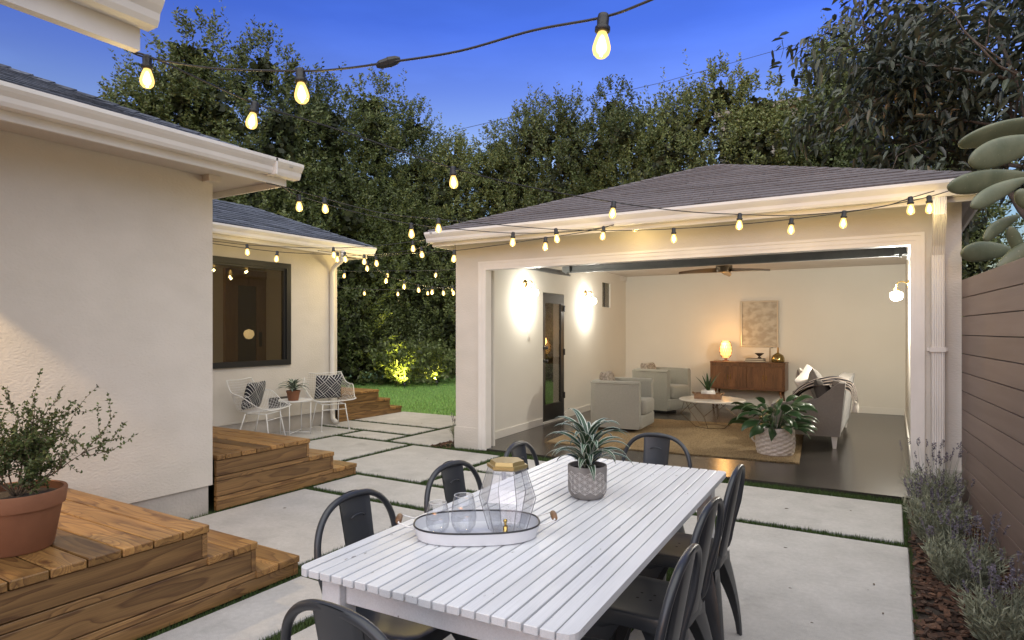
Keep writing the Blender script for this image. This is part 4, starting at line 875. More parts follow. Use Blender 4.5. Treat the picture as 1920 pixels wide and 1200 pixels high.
# ------------------------------------------------------------------ string lights
sb = MB(); sb.lathe([(0.006,0.012),(0.016,0.008),(0.019,-0.004),(0.018,-0.030),(0.024,-0.034),(0.024,-0.046),(0.019,-0.050)], 14)
SOCK = sb.obj('socket', 'cord', None, True); SOCKM = SOCK.data
bb = MB(); bb.lathe([(0.012,-0.046),(0.016,-0.056),(0.022,-0.072),(0.0275,-0.093),(0.0282,-0.105),(0.025,-0.118),(0.016,-0.128),(0.003,-0.132)], 18, 0)
bb.lathe([(0.003,-0.058),(0.008,-0.066),(0.014,-0.084),(0.0175,-0.098),(0.015,-0.110),(0.008,-0.118),(0.002,-0.120)], 12, 1)
BULB = bb.obj('bulb', ['bulbglass', 'bulb'], None, True); BULBM = BULB.data
bpy.data.objects.remove(SOCK); bpy.data.objects.remove(BULB)
def catmull(pts, k=8):
    o = []; n = len(pts)
    for i in range(n - 1):
        p0, p1, p2, p3 = pts[max(i-1,0)], pts[i], pts[i+1], pts[min(i+2,n-1)]
        for j in range(k):
            t = j/k; o.append(0.5*((2*p1) + (p2-p0)*t + (2*p0-5*p1+4*p2-p3)*t*t + (3*p1-p0-3*p2+p3)*t**3))
    o.append(pts[-1]); return o
BPOW = 1.7
def strand(label, pts, r=0.0045, plug=None, power=1.0):
    """pts: (px, py, depth, bulb?) in photo pixels at true distance"""
    P3 = [at(*p[:3]) for p in pts]; base = P3[0]
    t = thing('string_light', label, 'string lights', base, 0, 'strands of string lights')
    b = MB(); b.tube([p - base for p in catmull(P3)], r, 6); b.obj('cord', 'cord', t, True)
    for k, (p, q) in enumerate(zip(pts, P3)):
        if len(p) > 3 and p[3]:
            so_ = bpy.data.objects.new('socket', SOCKM); COL.objects.link(so_); so_.parent = t; so_.location = q - base
            so_.rotation_euler = (rnd.uniform(-0.12, 0.12), rnd.uniform(-0.12, 0.12), rnd.uniform(0, 3))
            bo = bpy.data.objects.new('bulb', BULBM); COL.objects.link(bo); bo.parent = so_
            lo = point_light('bulb_glow', (0, 0, -0.165), BPOW*power, (1.0, 0.77, 0.34), 0.02, so_)
    if plug:
        p = at(*plug); q = at(plug[0]+14, plug[1]-4, plug[2]); d = (q-p).normalized()
        b = MB(); b.tube([p - d*0.045 - base, p - d*0.03 - base, p - base, p + d*0.002 - base, p + d*0.03 - base, p + d*0.045 - base], [0.008, 0.016, 0.018, 0.020, 0.016, 0.008], 8); b.obj('plug', 'cord', t)
strand('nearest strand, running from the porch corner up across the sky to the top edge',
       [(246,97,2.74),(276,108,2.72,1),(400,128,2.62),(563,133,2.50,1),(640,129,2.40),(728,117,2.28),(860,96,2.18),(1000,57,2.08),(1131,32,1.98,1),(1220,0,1.9),(1500,-120,1.75)], 0.0042, (728,117,2.28))
strand('long strand of bulbs sagging from the porch corner to the right end of the garage',
       [(246,97,2.74),(300,114,2.75),(478,194,3.2,1),(640,245,3.6),(849,315,4.1,1),(1000,352,4.6),(1151,379,5.0,1),(1280,396,5.2),(1387,402,5.3,1),(1480,404,5.35),(1583,397,5.05,1),(1660,386,4.92),(1707,371,4.85,1),(1752,358,4.8)])
strand('strand from the house eave corner sagging across the garage front to its right end',
       [(500,343,4.95),(530,350,5.1),(608,372,5.5,1),(720,400,5.7),(822,411,6.0,1),(940,422,6.1),(1042,430,6.15,1),(1150,432,6.15),(1263,429,5.95,1),(1380,421,5.7),(1484,411,5.4,1),(1600,396,5.12),(1700,378,4.93),(1742,369,4.88,1),(1782,357,4.82)], 0.0040)
strand('lower strand from the house eave corner to the middle of the garage gutter',
       [(500,343,4.95),(530,351,5.1),(560,367,5.3,1),(660,396,5.6),(771,420,5.9,1),(860,430,6.1),(962,437,6.25,1),(1060,435,6.3),(1132,426,6.35,1),(1196,408,6.4)], 0.0040)
strand('upper strand along the wing eave over the picture window to the garage corner',
       [(330,446,7.2),(400,452,7.6),(463,459,7.9,1),(540,463,8.1),(625,465,8.25,1),(702,461,8.1),(774,453,7.9,1),(798,449,7.6)], 0.0045)
strand('lower strand along the wing eave ending at the garage corner soffit',
       [(330,450,7.2),(400,457,7.6),(520,472,8.0,1),(640,478,8.4),(683,478,8.5,1),(740,474,8.2),(790,464,7.9,1),(814,454,7.6)], 0.0045)
strand('strand crossing from the wing downspout past the garage corner to the garage gutter',
       [(596,470,8.7),(633,474,8.7,1),(646,474,8.7,1),(690,482,8.6),(705,481,8.5,1),(780,474,7.8),(852,470,7.1,1),(930,460,6.6),(1023,446,6.4,1),(1110,432,6.35),(1192,410,6.4,1),(1200,407,6.4)], 0.0042)
strand('far strand of small bulbs high in front of the hedge beyond the wing',
       [(560,500,11),(646,508,11.5,1),(727,508,12,1),(818,507,12,1),(900,500,12)], 0.005, None, 5.0)
strand('far strand of small bulbs falling in front of the hedge towards the garage corner',
       [(640,480,9.2),(688,492,9.6,1),(725,516,10,1),(758,527,10.3,1),(784,534,10.6,1),(811,538,10.9,1),(831,540,11.1,1),(850,540,11.3,1),(930,535,12)], 0.005, None, 5.0)
strand('lowest far strand of small bulbs in front of the hedge over the lawn',
       [(600,535,12.5),(683,542,13,1),(746,543,13.2,1),(802,542,13.4,1),(849,536,13.5,1),(930,528,13.5)], 0.005, None, 5.0)

# wall lamp over the near steps (outside the frame, its light falls on the wall and steps)
wl = thing('wall_lamp', 'wall lamp on the house wall throwing warm light over the near timber steps', 'wall lamp', (WX + 0.0, 1.0, 2.28))
b = MB(); b.lathe([(0.06,-0.10),(0.06,0.10)], 20, 0, (0.30,0,0), False); b.lathe([(0.002,0.10),(0.06,0.10)], 20, 0, (0.30,0,0), False); b.box((0.0,-0.02,-0.02), (0.245,0.02,0.02)); b.obj('shade', 'blackframe', wl)
b = MB(); b.lathe([(0.003,-0.03),(0.03,-0.02),(0.03,0.04),(0.003,0.05)], 14, 0, (0.30,0,0)); b.obj('lamp', 'bulb', wl)
spot_light('beam', (0.30, 0, -0.06), (0.30, 0, -1), 105, (1.0, 0.72, 0.40), R(100), 0.16, 0.03, wl)

# ------------------------------------------------------------------ dining table
tb = thing('dining_table', 'long white slatted dining table in the foreground', 'table', (-1.11, 2.254, 0), R(2.5))
b = MB(); W_, L_, ns = 0.885, 1.93, 20
pw = W_/ns
for k in range(ns):
    x0 = -W_/2 + k*pw
    if k in (0, ns-1):
        sg = -1 if k == 0 else 1; xi, xo = (x0 + pw - 0.0055, x0) if k == 0 else (x0, x0 + pw); c = 0.028
        pts = [(xi, -L_/2), (xi, L_/2)] + [(xo - sg*c + sg*c*math.sin(a), L_/2 - c + c*math.cos(a)) for a in (0, .5, 1.05, PI/2)] + [(xo - sg*c + sg*c*math.cos(a), -L_/2 + c - c*math.sin(a)) for a in (0, .5, 1.05, PI/2)]
        n_ = len(pts); b.add([(x, y, 0.728) for x, y in pts] + [(x, y, 0.75) for x, y in pts], [tuple(range(n_)), tuple(range(n_, 2*n_))] + [(i, (i+1) % n_, n_ + (i+1) % n_, n_ + i) for i in range(n_)])
    else:
        dz = rnd.uniform(-0.0008, 0.0008); b.box((x0 + rnd.uniform(0, .0012), -L_/2 + rnd.uniform(0, .003), 0.728+dz), (x0 + pw - 0.0055 + rnd.uniform(-.001, .0006), L_/2 - rnd.uniform(0, .003), 0.75+dz), 0, 0.0018)
b.obj('tabletop', 'whitepaint', tb)
for sx in (-1, 1):
    for sy in (-1, 1):
        b = MB(); x, y = sx*(W_/2 - 0.085), sy*(L_/2 - 0.085); b.box((x-0.036, y-0.036, 0.0), (x+0.036, y+0.036, 0.7265), 0, 0.003); b.obj('leg', 'whitepaint', tb)
b = MB()
for sx in (-1, 1): b.box((sx*(W_/2-0.085)-0.011, -L_/2+0.122, 0.64), (sx*(W_/2-0.085)+0.011, L_/2-0.122, 0.7265), 0, 0.002)
for sy in (-1, 1): b.box((-W_/2+0.122, sy*(L_/2-0.085)-0.011, 0.64), (W_/2-0.122, sy*(L_/2-0.085)+0.011, 0.7265), 0, 0.002)
for y in (-0.45, 0, 0.45): b.box((-W_/2+0.10, y-0.02, 0.69), (W_/2-0.10, y+0.02, 0.7255))
b.obj('apron', 'whitepaint', tb)

# ------------------------------------------------------------------ metal cafe chairs (facing +Y in their own frame)
def make_chair():
    t = thing('metal_chair', 'x', 'chair', (0, 0, 0), 0, 'black metal chairs around the dining table')
    b = MB(); n = 28     # seat: rounded square, slightly dished, rolled skirt
    def rsq(s_, th, pw=4.5):
        c, q = math.cos(th), math.sin(th); r = (abs(c)**pw + abs(q)**pw)**(-1/pw); return s_*r*c, s_*r*q
    rings = [(0.001, 0.446), (0.08, 0.446), (0.145, 0.448), (0.168, 0.452), (0.178, 0.450), (0.181, 0.442), (0.184, 0.405), (0.180, 0.403), (0.176, 0.440)]
    vs = []
    for s_, z in rings:
        for j in range(n): x, y = rsq(s_, 2*PI*j/n); vs.append((x, y*1.0, z))
    fs = [(i*n+j, i*n+(j+1) % n, (i+1)*n+(j+1) % n, (i+1)*n+j) for i in range(len(rings)-1) for j in range(n)]
    b.add(vs, fs); st = b.obj('seat', 'gunmetal', t, False, 40)
    b = MB()
    for x in (-0.025, 0.025): 
        for y in (-0.025, 0.025): b.lathe([(0.0005, 0.4475), (0.006, 0.4475)], 8, 0, (x, y, 0), False)
    b.obj('drain_hole', 'roofbase', st)
    for sx in (-1, 1):
        for sy in (-1, 1):
            b = MB()   # tapering folded sheet leg
            p0 = Vector((sx*0.165, sy*0.165, 0.415)); p1 = Vector((sx*0.212, sy*0.222, 0.0)); secs = []
            for k in range(9):
                f = k/8; c = p0.lerp(p1, f) + Vector((sx*0.012*math.sin(f*PI), sy*0.012*math.sin(f*PI), 0)); wd = 0.115*(1-f)**1.5 + 0.020; dp = 0.012
                ex, ey = Vector((-sx, 0, 0)), Vector((0, -sy, 0))
                secs.append([c + ex*wd, c + ex*wd*0.4 + Vector((0, sy*0.006, 0)), c, c + ey*wd*0.4 + Vector((sx*0.006, 0, 0)), c + ey*wd, c + ey*wd + ex*0.004, c + ex*0.010 + ey*0.010, c + ex*wd + ey*0.004])
            vs = [p for q in secs for p in q]; fs = [(i*8+j, i*8+(j+1) % 8, (i+1)*8+(j+1) % 8, (i+1)*8+j) for i in range(8) for j in range(8)] + [tuple(range(8)), tuple(range(64, 72))]
            b.add(vs, fs); b.obj('leg', 'gunmetal', t, False, 35)
    b = MB()   # arched skirts between the legs
    for a in range(4):
        b.T = Matrix.Rotation(a*PI/2, 4, 'Z')
        def fn(u, v): x = -0.165 + 0.33*u; lo = 0.405 - 0.085*(abs(2*u-1)**2.4); return Vector((x, 0.176 + 0.003*math.sin(v*3), 0.412 + (lo - 0.412)*v))
        b.grid(fn, 15, 3)
    b.obj('skirt', 'gunmetal', t, True)
    # hoop
    b = MB(); pts = []
    ht, lean = 0.425, 0.075
    for k in range(15):
        f = k/14; th = PI*(1-f) ; 
        x = 0.205*math.copysign(abs(math.cos(th))**0.80, math.cos(th)); zz = 0.215 + 0.205*abs(math.sin(th))**0.8
        pts.append((x, -0.172 - lean*zz/ht, 0.415 + zz))
    pts = [(-0.176, -0.12, 0.400), (-0.178, -0.165, 0.43), (-0.192, -0.185, 0.53)] + pts + [(0.192, -0.185, 0.53), (0.178, -0.165, 0.43), (0.176, -0.12, 0.400)]
    b.tube(catmull([Vector(p) for p in pts], 3), 0.0125, 10); b.obj('back_hoop', 'gunmetal', t, True)
    # central splat with raised edges and a pressed oval
    b = MB()
    def fs_(off):
        def fn(u, v):
            wd = 0.066 + 0.014*v; zz = 0.005 + 0.412*v; x = (2*u-1)*wd
            return Vector((x, -0.172 - lean*zz/ht + off + 0.012*(1-(2*u-1)**2)*-1 + (0.006 if abs(2*u-1) > 0.93 else 0), 0.43 + zz - 0.016*(2*u-1)**2*v))
        return fn
    b.grid(fs_(0.0), 15, 12); b.grid(fs_(-0.004), 15, 12); b.obj('splat', 'gunmetal', t, True)
    b = MB(); b.tube([(0.034*math.cos(a), -0.172 - lean*0.33/ht - 0.0085 + 0.0165, 0.752 + 0.013*math.sin(a)) for a in np.linspace(0.1, PI-0.1, 9)], 0.003, 6); b.obj('embossed_arc', 'gunmetal', t, True)
    return t
ch = make_chair()
CH = [(-1.49,1.73,-88,'black metal chair on the left side of the table, next to the serving tray handle'),(-1.50,2.34,-91,'black metal chair on the left side of the table, between the glasses and the patio'),
      (-1.50,2.96,-86,'black metal chair on the left side, farthest, behind the gold lid'),(-1.205,3.38,177,'black metal chair at the far table end before the garage rug'),
      (-0.84,2.93,92,'black metal chair on the right side, nearest the garage, with its legs fully in view'),(-0.80,2.30,90,'black metal chair on the right side, middle of three'),
      (-0.73,1.73,93,'black metal chair on the right side, closest to the camera'),(-1.045,1.235,-2,'black metal chair at the near table end, cut by the bottom edge')]
for i, (x, y, a, lab) in enumerate(CH):
    if i == 0: ch['label'] = lab; ch.location = (x, y, 0); ch.rotation_euler = (0, 0, R(a))
    else: dup(ch, lab, (x, y, 0), R(a))

# ------------------------------------------------------------------ tray, dispenser, glasses
TZ = 0.7512
tr = thing('serving_tray', 'oval white enamel serving tray with black rim and wooden handles on the table', 'tray', (-1.225, 1.795, TZ), R(35))
def oval(a, c, n=48, k=2.5):
    o = []
    for j in range(n):
        th = 2*PI*j/n; cc, ss = math.cos(th), math.sin(th); o.append((a*math.copysign(abs(cc)**(2/k), cc), c*math.copysign(abs(ss)**(2/k), ss)))
    return o
b = MB(); rings = [(0.004, 0.0), (0.93, 0.0), (0.95, 0.002), (1.0, 0.042), (0.985, 0.042), (0.935, 0.005), (0.91, 0.004), (0.004, 0.004)]; n_ = 48; vs = []
for s_, z in rings:
    for x, y in oval(0.215, 0.135): vs.append((x*s_, y*s_, z))
b.add(vs, [(i*n_+j, i*n_+(j+1) % n_, (i+1)*n_+(j+1) % n_, (i+1)*n_+j) for i in range(len(rings)-1) for j in range(n_)]); b.obj('basin', 'enamel', tr, False, 40)
b = MB(); b.tube([(x*0.994, y*0.994, 0.043) for x, y in oval(0.215, 0.135)], 0.0032, 6, 0, True); b.obj('rim', 'black', tr, True)
for sg in (-1, 1):
    b = MB(); b.tube([(sg*0.208, -0.05, 0.040), (sg*0.235, -0.052, 0.048), (sg*0.262, -0.048, 0.058), (sg*0.265, 0.048, 0.058), (sg*0.235, 0.052, 0.048), (sg*0.208, 0.05, 0.040)], 0.0026, 6); h_ = b.obj('handle', 'whitemetal', tr, True)
    b = MB(); b.tube([(sg*0.264, -0.036, 0.058), (sg*0.264, -0.028, 0.058), (sg*0.265, 0.0, 0.058), (sg*0.265, 0.028, 0.058), (sg*0.265, 0.036, 0.058)], [0.008, 0.0105, 0.0115, 0.0105, 0.008], 12); b.obj('grip', 'handlewood', h_, True)
dp = thing('drink_dispenser', 'clear faceted glass drink dispenser with gold lid and spout on the tray', 'dispenser', (-1.145, 1.862, TZ + 0.005), R(20))
def hexring(r, z, n=6, off=0.0): return [(r*math.cos(2*PI*j/n + off), r*math.sin(2*PI*j/n + off), z) for j in range(n)]
b = MB(); rings = [(0.062, 0.003), (0.066, 0.003), (0.100, 0.118), (0.066, 0.222), (0.062, 0.222), (0.0955, 0.118), (0.060, 0.010)]; vs = []
for r, z in rings: vs += hexring(r, z)
b.add(vs, [(i*6+j, i*6+(j+1) % 6, (i+1)*6+(j+1) % 6, (i+1)*6+j) for i in range(len(rings)-1) for j in range(6)] + [tuple(range(5,-1,-1)), tuple(range(36, 42))]); b.obj('glass_body', 'glass', dp)
b = MB(); vs = []
for (r, z) in ((0.100, 0.118), (0.066, 0.222)): vs += hexring(r + 0.0004, z)
for j in range(6): b = MB(); b.tube([hexring(0.066, 0.003)[j], vs[j], vs[6+j]], 0.0013, 5); b.obj('facet_edge', 'edgeglass', dp)
b = MB(); vs = hexring(0.062, 0.216) + hexring(0.072, 0.223) + hexring(0.072, 0.233) + hexring(0.062, 0.234) + hexring(0.058, 0.246) 
b.add(vs, [(i*6+j, i*6+(j+1) % 6, (i+1)*6+(j+1) % 6, (i+1)*6+j) for i in range(4) for j in range(6)] + [tuple(range(24, 30)), tuple(range(5,-1,-1))]); b.obj('lid', 'gold', dp)
sp = MB(); sp.T = Matrix.Rotation(R(-82), 4, 'Z')
sp.tube([(0.062,0,0.035),(0.100,0,0.035)], 0.007, 10); sp.tube([(0.097,0,0.046),(0.099,0,0.02),(0.101,0,0.004)], [0.008,0.0075,0.005], 10); sp.tube([(0.097,0,0.046),(0.097,0,0.060)], 0.004, 8); sp.lathe([(0.001,0.058),(0.007,0.061),(0.007,0.068),(0.001,0.071)], 10, 0, (0.097,0,0)); sp.obj('spigot', 'brass', dp, True)
def stemless(loc, h, r, label):
    t = thing('wine_glass', label, 'glass', loc, 0, 'stemless glasses on the tray')
    b = MB(); b.lathe([(0.002,0.0),(r*0.55,0.001),(r*0.92,h*0.22),(r,h*0.42),(r*0.90,h*0.75),(r*0.74,h),(r*0.72,h),(r*0.88,h*0.75),(r*0.975,h*0.42),(r*0.9,h*0.23),(r*0.5,0.006),(0.002,0.006)], 28, 0, (0,0,0), False); b.obj('bowl', 'glass', t, True)
    b = MB(); b.tube([(r*0.73*math.cos(a), r*0.73*math.sin(a), h) for a in np.linspace(0, 2*PI, 29)[:-1]], 0.0009, 5, 0, True); b.obj('lip', 'enamel', t, True)
stemless((-1.338, 1.722, TZ + 0.005), 0.105, 0.041, 'shorter stemless glass at the left end of the tray')
stemless((-1.262, 1.768, TZ + 0.005), 0.130, 0.044, 'taller stemless glass on the tray beside the dispenser')

# ------------------------------------------------------------------ plants in pots
def blade_plant(seed, n, length, width, droop, parent, cols=('vargreen', 'varwhite'), up=0.9, z0=0.0, striped=True, spread=1.0, rosette=0.0):
    """arching strap leaves; the margins and midline carry a pale stripe"""
    g = np.random.default_rng(seed); V, F, MI = [], [], []; ns = 9
    cx_ = [-1, -0.80, -0.07, 0.07, 0.80, 1] if striped else [-1, -0.5, 0, 0.5, 1]
    for i in range(n):
        a = 2*PI*(i*0.382 + g.uniform(-.06, .06)); f = i/n
        L = length*g.uniform(0.75, 1.1)*(0.75 + 0.4*f if rosette == 0 else 1); el = up*(0.35 + 0.75*(1-f)) + g.normal(0, 0.08)
        d = Vector((math.cos(a)*spread, math.sin(a)*spread, 0)); p = d*0.012 + Vector((0, 0, z0 + rosette*(1-f))); th = min(1.45, el + 0.25); s = Vector((-math.sin(a), math.cos(a), 0)); o = len(V)
        tw = g.normal(0, 0.25)
        for k in range(ns + 1):
            t = k/ns; w_ = width*(math.sin(PI*min(1, 0.12 + 0.88*t)**0.75)**0.8 if t < 1 else 0.02)*g.uniform(0.97, 1.03)
            dirv = d*math.cos(th) + Vector((0, 0, math.sin(th))); nrm = s.cross(dirv)
            for c in cx_: V.append(p + (s*math.cos(tw*t) + nrm*math.sin(tw*t))*(c*w_*0.5) + nrm*(-abs(c)*w_*0.16 + 0.0))
            p = p + dirv*(L/ns); th -= droop*(0.5 + 1.1*t)/ns
        m_ = len(cx_)
        for k in range(ns):
            for c in range(m_ - 1):
                F.append((o + k*m_ + c, o + k*m_ + c + 1, o + (k+1)*m_ + c + 1, o + (k+1)*m_ + c)); MI.append(1 if (striped and c in (0, 2, m_-2)) else 0)
    return fastmesh('leaves', np.array([tuple(v) for v in V]), np.array(F), list(cols) if striped else [cols[0]], MI if striped else None, parent, True)
pt = thing('table_planter', 'grey cement pot with star pattern holding a green and white striped plant', 'potted plant', (-1.105, 2.44, TZ))
b = MB(); b.lathe([(0.003,0.0),(0.062,0.0),(0.070,0.008),(0.079,0.024),(0.081,0.040),(0.082,0.132),(0.080,0.135),(0.074,0.133),(0.074,0.115)], 36, 0, (0,0,0), False); po = b.obj('pot', 'concretepot', pt, False, 40)
b = MB(); b.lathe([(0.001,0.117),(0.0745,0.115)], 24, 0, (0,0,0), False); b.obj('soil', 'soil', pt)
b = MB(); rr = 0.0826; hw_ = 0.026     # geometric star lattice
def cyl(u, v): return (rr*math.cos(u/rr - 1.15), rr*math.sin(u/rr - 1.15), v)
for row in range(2):
    for k in range(4):
        cu, cv = (k - 1.5)*hw_*1.732*0.99 + (0 if row else hw_*0.87) - 0.01, 0.051 + row*0.039
        hexp = [(cu + hw_*math.cos(R(30 + 60*j)), cv + hw_*math.sin(R(30 + 60*j))) for j in range(6)]
        for j in range(6):
            b.tube([cyl(cu, cv), cyl(*hexp[j])], 0.0011, 4); b.tube([cyl(*hexp[j]), cyl(*hexp[(j+1) % 6])], 0.0010, 4)
            mx_ = (hexp[j][0] + hexp[(j+1) % 6][0] + cu)/3, (hexp[j][1] + hexp[(j+1) % 6][1] + cv)/3
            b.tube([cyl(cu, cv), cyl(*mx_), cyl(*hexp[j])], 0.0009, 4); b.tube([cyl(*mx_), cyl(*hexp[(j+1) % 6])], 0.0009, 4)
b.obj('star_lattice', 'potline', po)
blade_plant(3, 40, 0.215, 0.038, 2.05, pt, z0=0.118, up=1.05, rosette=0.10)
b = MB(); b.tube([(0,0,0.11),(0.004,0.003,0.215)], 0.010, 8); b.obj('stem', 'wood_twig', pt, True)

# terracotta pot with a twiggy little shrub on the near steps
tp_ = at(35, 1030, 2.87); tc_ = thing('terracotta_planter', 'large terracotta pot with a twiggy small leaved shrub on the near timber steps', 'potted plant', (-3.46, 1.315, 0.447))
b = MB(); b.lathe([(0.002,0.0),(0.145,0.0),(0.152,0.012),(0.186,0.205),(0.198,0.207),(0.208,0.275),(0.204,0.284),(0.190,0.282),(0.184,0.235)], 40, 0, (0,0,0), False); b.obj('pot', 'terracotta', tc_, False, 40)
b = MB(); b.lathe([(0.001,0.258),(0.10,0.255),(0.186,0.248)], 24, 0, (0,0,0), False); b.obj('soil', 'soil', tc_)
g = np.random.default_rng(11); tw, twr, lp, ld = [], [], [], []
def twig(p, d, L, r, lev):
    pts = [p]; n_ = 6
    for k in range(n_):
        d = (d + Vector(g.normal(0, 0.10, 3)) + Vector((0, 0, 0.05))).normalized(); p = p + d*(L/n_); pts.append(p)
        if lev >= 1 or k > 2:
            for q in range(4 if lev else 3): lp.append(tuple(p - d*g.uniform(0, L/n_))); ld.append(tuple((d*0.5 + Vector(g.normal(0, 1, 3)).normalized()).normalized()))
    tw.append(pts); twr.append([r*(1 - 0.12*k) for k in range(n_+1)])
    if lev < 2:
        for k in range(6 if lev == 0 else 4):
            i = g.integers(2, n_+1) if lev == 0 else g.integers(1, n_+1); a = Vector(g.normal(0, 1, 3)); nd = (d*1.0 + a*0.55 + Vector((0, 0, 0.12))).normalized()
            twig(pts[i], nd, L*g.uniform(0.5, 0.8), r*0.5, lev + 1)
for k in range(9):
    a = k*2.4; twig(Vector((0.012*math.cos(a), 0.012*math.sin(a), 0.25)), Vector((math.cos(a)*0.62, math.sin(a)*0.62, 0.85)).normalized(), g.uniform(0.19, 0.26), 0.0050, 0)
twig(Vector((0.01, 0.0, 0.25)), Vector((0.70, 0.42, 0.52)).normalized(), 0.34, 0.0055, 0); twig(Vector((0, 0, 0.25)), Vector((-0.02, 0.06, 1)).normalized(), 0.30, 0.0055, 0); twig(Vector((0, 0, 0.25)), Vector((0.25, 0.16, 0.95)).normalized(), 0.31, 0.0055, 0)
trunk_mesh(tw, twr, tc_, 'wood_twig', 'stem')
lp, ld = np.array(lp), np.array(ld); W2 = unit(np.cross(ld, g.normal(size=ld.shape))); ln = g.uniform(0.012, 0.022, len(lp)); V = leaf_quads(lp, ld, W2, ln, ln*0.30)
fastmesh('foliage', V, np.arange(len(V)).reshape(-1, 4), ['olive'], None, tc_)
tc_.scale = (0.93, 0.93, 0.95)

# ------------------------------------------------------------------ white wire chairs, side table
def pillow_mesh(parent, name, w_, h_, d_, mats, pat=None):
    b = MB(); N = 22
    def fn(sg):
        def f(u, v):
            x, y = 2*u-1, 2*v-1; e = (1-x**4)*(1-y**4); pin = 1 - 0.07*(1 - abs(x*y))*0 
            return Vector((x*w_/2*(1 - 0.06*(1-y*y)*0 - 0.05*(1-abs(y))*abs(x)), sg*d_/2*max(e, 0)**0.5, y*h_/2*(1 - 0.05*(1-abs(x))*abs(y))))
        return f
    b.grid(fn(1), N, N); b.grid(fn(-1), N, N); return b.obj(name, mats, parent, True)
def patterned():
    """black cloth with white herringbone lines, worked into the material"""
    m = bpy.data.materials.new('herringbone_cloth'); m.use_nodes = True; n, l = m.node_tree.nodes, m.node_tree.links; bs = n['Principled BSDF']; bs.inputs['Roughness'].default_value = 0.95
    tc = n.new('ShaderNodeTexCoord'); sx = n.new('ShaderNodeSeparateXYZ'); l.new(tc.outputs['Object'], sx.inputs[0])
    def math_(op, a, c=None):
        q = n.new('ShaderNodeMath'); q.operation = op
        for i, v in enumerate((a, c)):
            if v is None: continue
            if isinstance(v, (int, float)): q.inputs[i].default_value = v
            else: l.new(v, q.inputs[i])
        return q.outputs[0]
    p = math_('MULTIPLY', math_('ADD', sx.outputs[0], sx.outputs[2]), 5.4); q = math_('MULTIPLY', math_('SUBTRACT', sx.outputs[0], sx.outputs[2]), 5.4)
    par = math_('MODULO', math_('ADD', math_('FLOOR', math_('ADD', p, 50.0)), math_('FLOOR', math_('ADD', q, 50.0))), 2.0)
    fp, fq = math_('FRACT', math_('ADD', p, 50.0)), math_('FRACT', math_('ADD', q, 50.0))
    s1 = math_('LESS_THAN', math_('FRACT', math_('MULTIPLY', fp, 4.0)), 0.20); s2 = math_('LESS_THAN', math_('FRACT', math_('MULTIPLY', fq, 4.0)), 0.20)
    e1 = math_('LESS_THAN', fp, 0.06); e2 = math_('LESS_THAN', fq, 0.06)
    st = math_('ADD', math_('MULTIPLY', s1, par), math_('MULTIPLY', s2, math_('SUBTRACT', 1.0, par)))
    al = math_('MINIMUM', math_('ADD', math_('ADD', st, e1), e2), 1.0)
    mx = n.new('ShaderNodeMix'); mx.data_type = 'RGBA'; mx.inputs[6].default_value = (0.014, 0.016, 0.024, 1); mx.inputs[7].default_value = (0.66, 0.65, 0.62, 1)
    l.new(al, mx.inputs['Factor']); l.new(mx.outputs[2], bs.inputs['Base Color']); return m
M['herring'] = patterned()
def make_wire_chair():
    """faces +X; bucket shell of fine wire with arms"""
    t = thing('wire_chair', 'x', 'chair', (0, 0, 0), 0, 'white wire chairs by the wing wall')
    def shell(u, v):   # u -1..1 across, v 0 front .. 1 top of back
        if v < 0.5: f = v/0.5; x = 0.25 - 0.44*f; z = 0.425 - 0.035*math.sin(f*PI*0.75); hw_ = 0.235 - 0.02*f
        else: f = (v-0.5)/0.5; x = -0.19 - 0.13*f**1.1 - 0.02*math.sin(f*PI); z = 0.400 + 0.40*f**0.95; hw_ = 0.215 + 0.03*math.sin(f*PI)
        a = abs(u); arm = max(0.0, (a-0.55)/0.45)
        bell = math.exp(-((v-0.42)/0.26)**2)
        lift = 0.235*arm**1.35*bell; out = 0.095*arm*bell
        y = math.copysign(hw_*min(a/0.62, 1.0)*1.0 + (0.06*arm), u) + math.copysign(out, u)
        if v > 0.5: x += 0.09*arm*(1-((v-0.5)/0.5))
        return Vector((x, y, z + lift + 0.025*(a*a if a < .62 else .38)))
    b = MB(); NU, NV = 25, 25
    for i in range(NU): b.tube([shell(-1 + 2*i/(NU-1), j/20) for j in range(21)], 0.0019, 3, 0, False, False)
    for j in range(NV): b.tube([shell(-1 + 2*i/28, j/(NV-1)) for i in range(29)], 0.0019, 3, 0, False, False)
    sh_ = b.obj('wire_shell', 'whitemetal', t)
    b = MB(); loop = [shell(-1, j/24) for j in range(25)] + [shell(-1 + 2*i/18, 1) for i in range(1, 19)] + [shell(1, 1 - j/24) for j in range(1, 25)] + [shell(1 - 2*i/18, 0) for i in range(1, 18)]
    b.tube(loop, 0.0055, 7, 0, True); b.obj('rim', 'whitemetal', t, True)
    b = MB(); b.tube([(0.16,-0.17,0.375),(0.16,0.17,0.375)], 0.006, 7); b.tube([(-0.13,-0.15,0.375),(-0.13,0.15,0.375)], 0.006, 7); b.tube([(0.16,-0.15,0.375),(-0.13,-0.15,0.375)], 0.006, 7); b.tube([(0.16,0.15,0.375),(-0.13,0.15,0.375)], 0.006, 7); b.tube([(0.19,-0.18,0.30),(0.19,0.18,0.30)], 0.005, 7); b.obj('under_frame', 'whitemetal', t, True)
    for sx in (1, -1):
        for sy in (1, -1):
            b = MB(); top_ = (0.16 if sx > 0 else -0.13, sy*0.165, 0.376); bt_ = (0.225 if sx > 0 else -0.235, sy*0.205, 0.012); b.tube([top_, bt_], 0.008, 8); b.lathe([(0.014,0.0),(0.014,0.012)], 10, 0, (bt_[0], bt_[1], 0)); b.obj('leg', 'whitemetal', t, True)
    return t
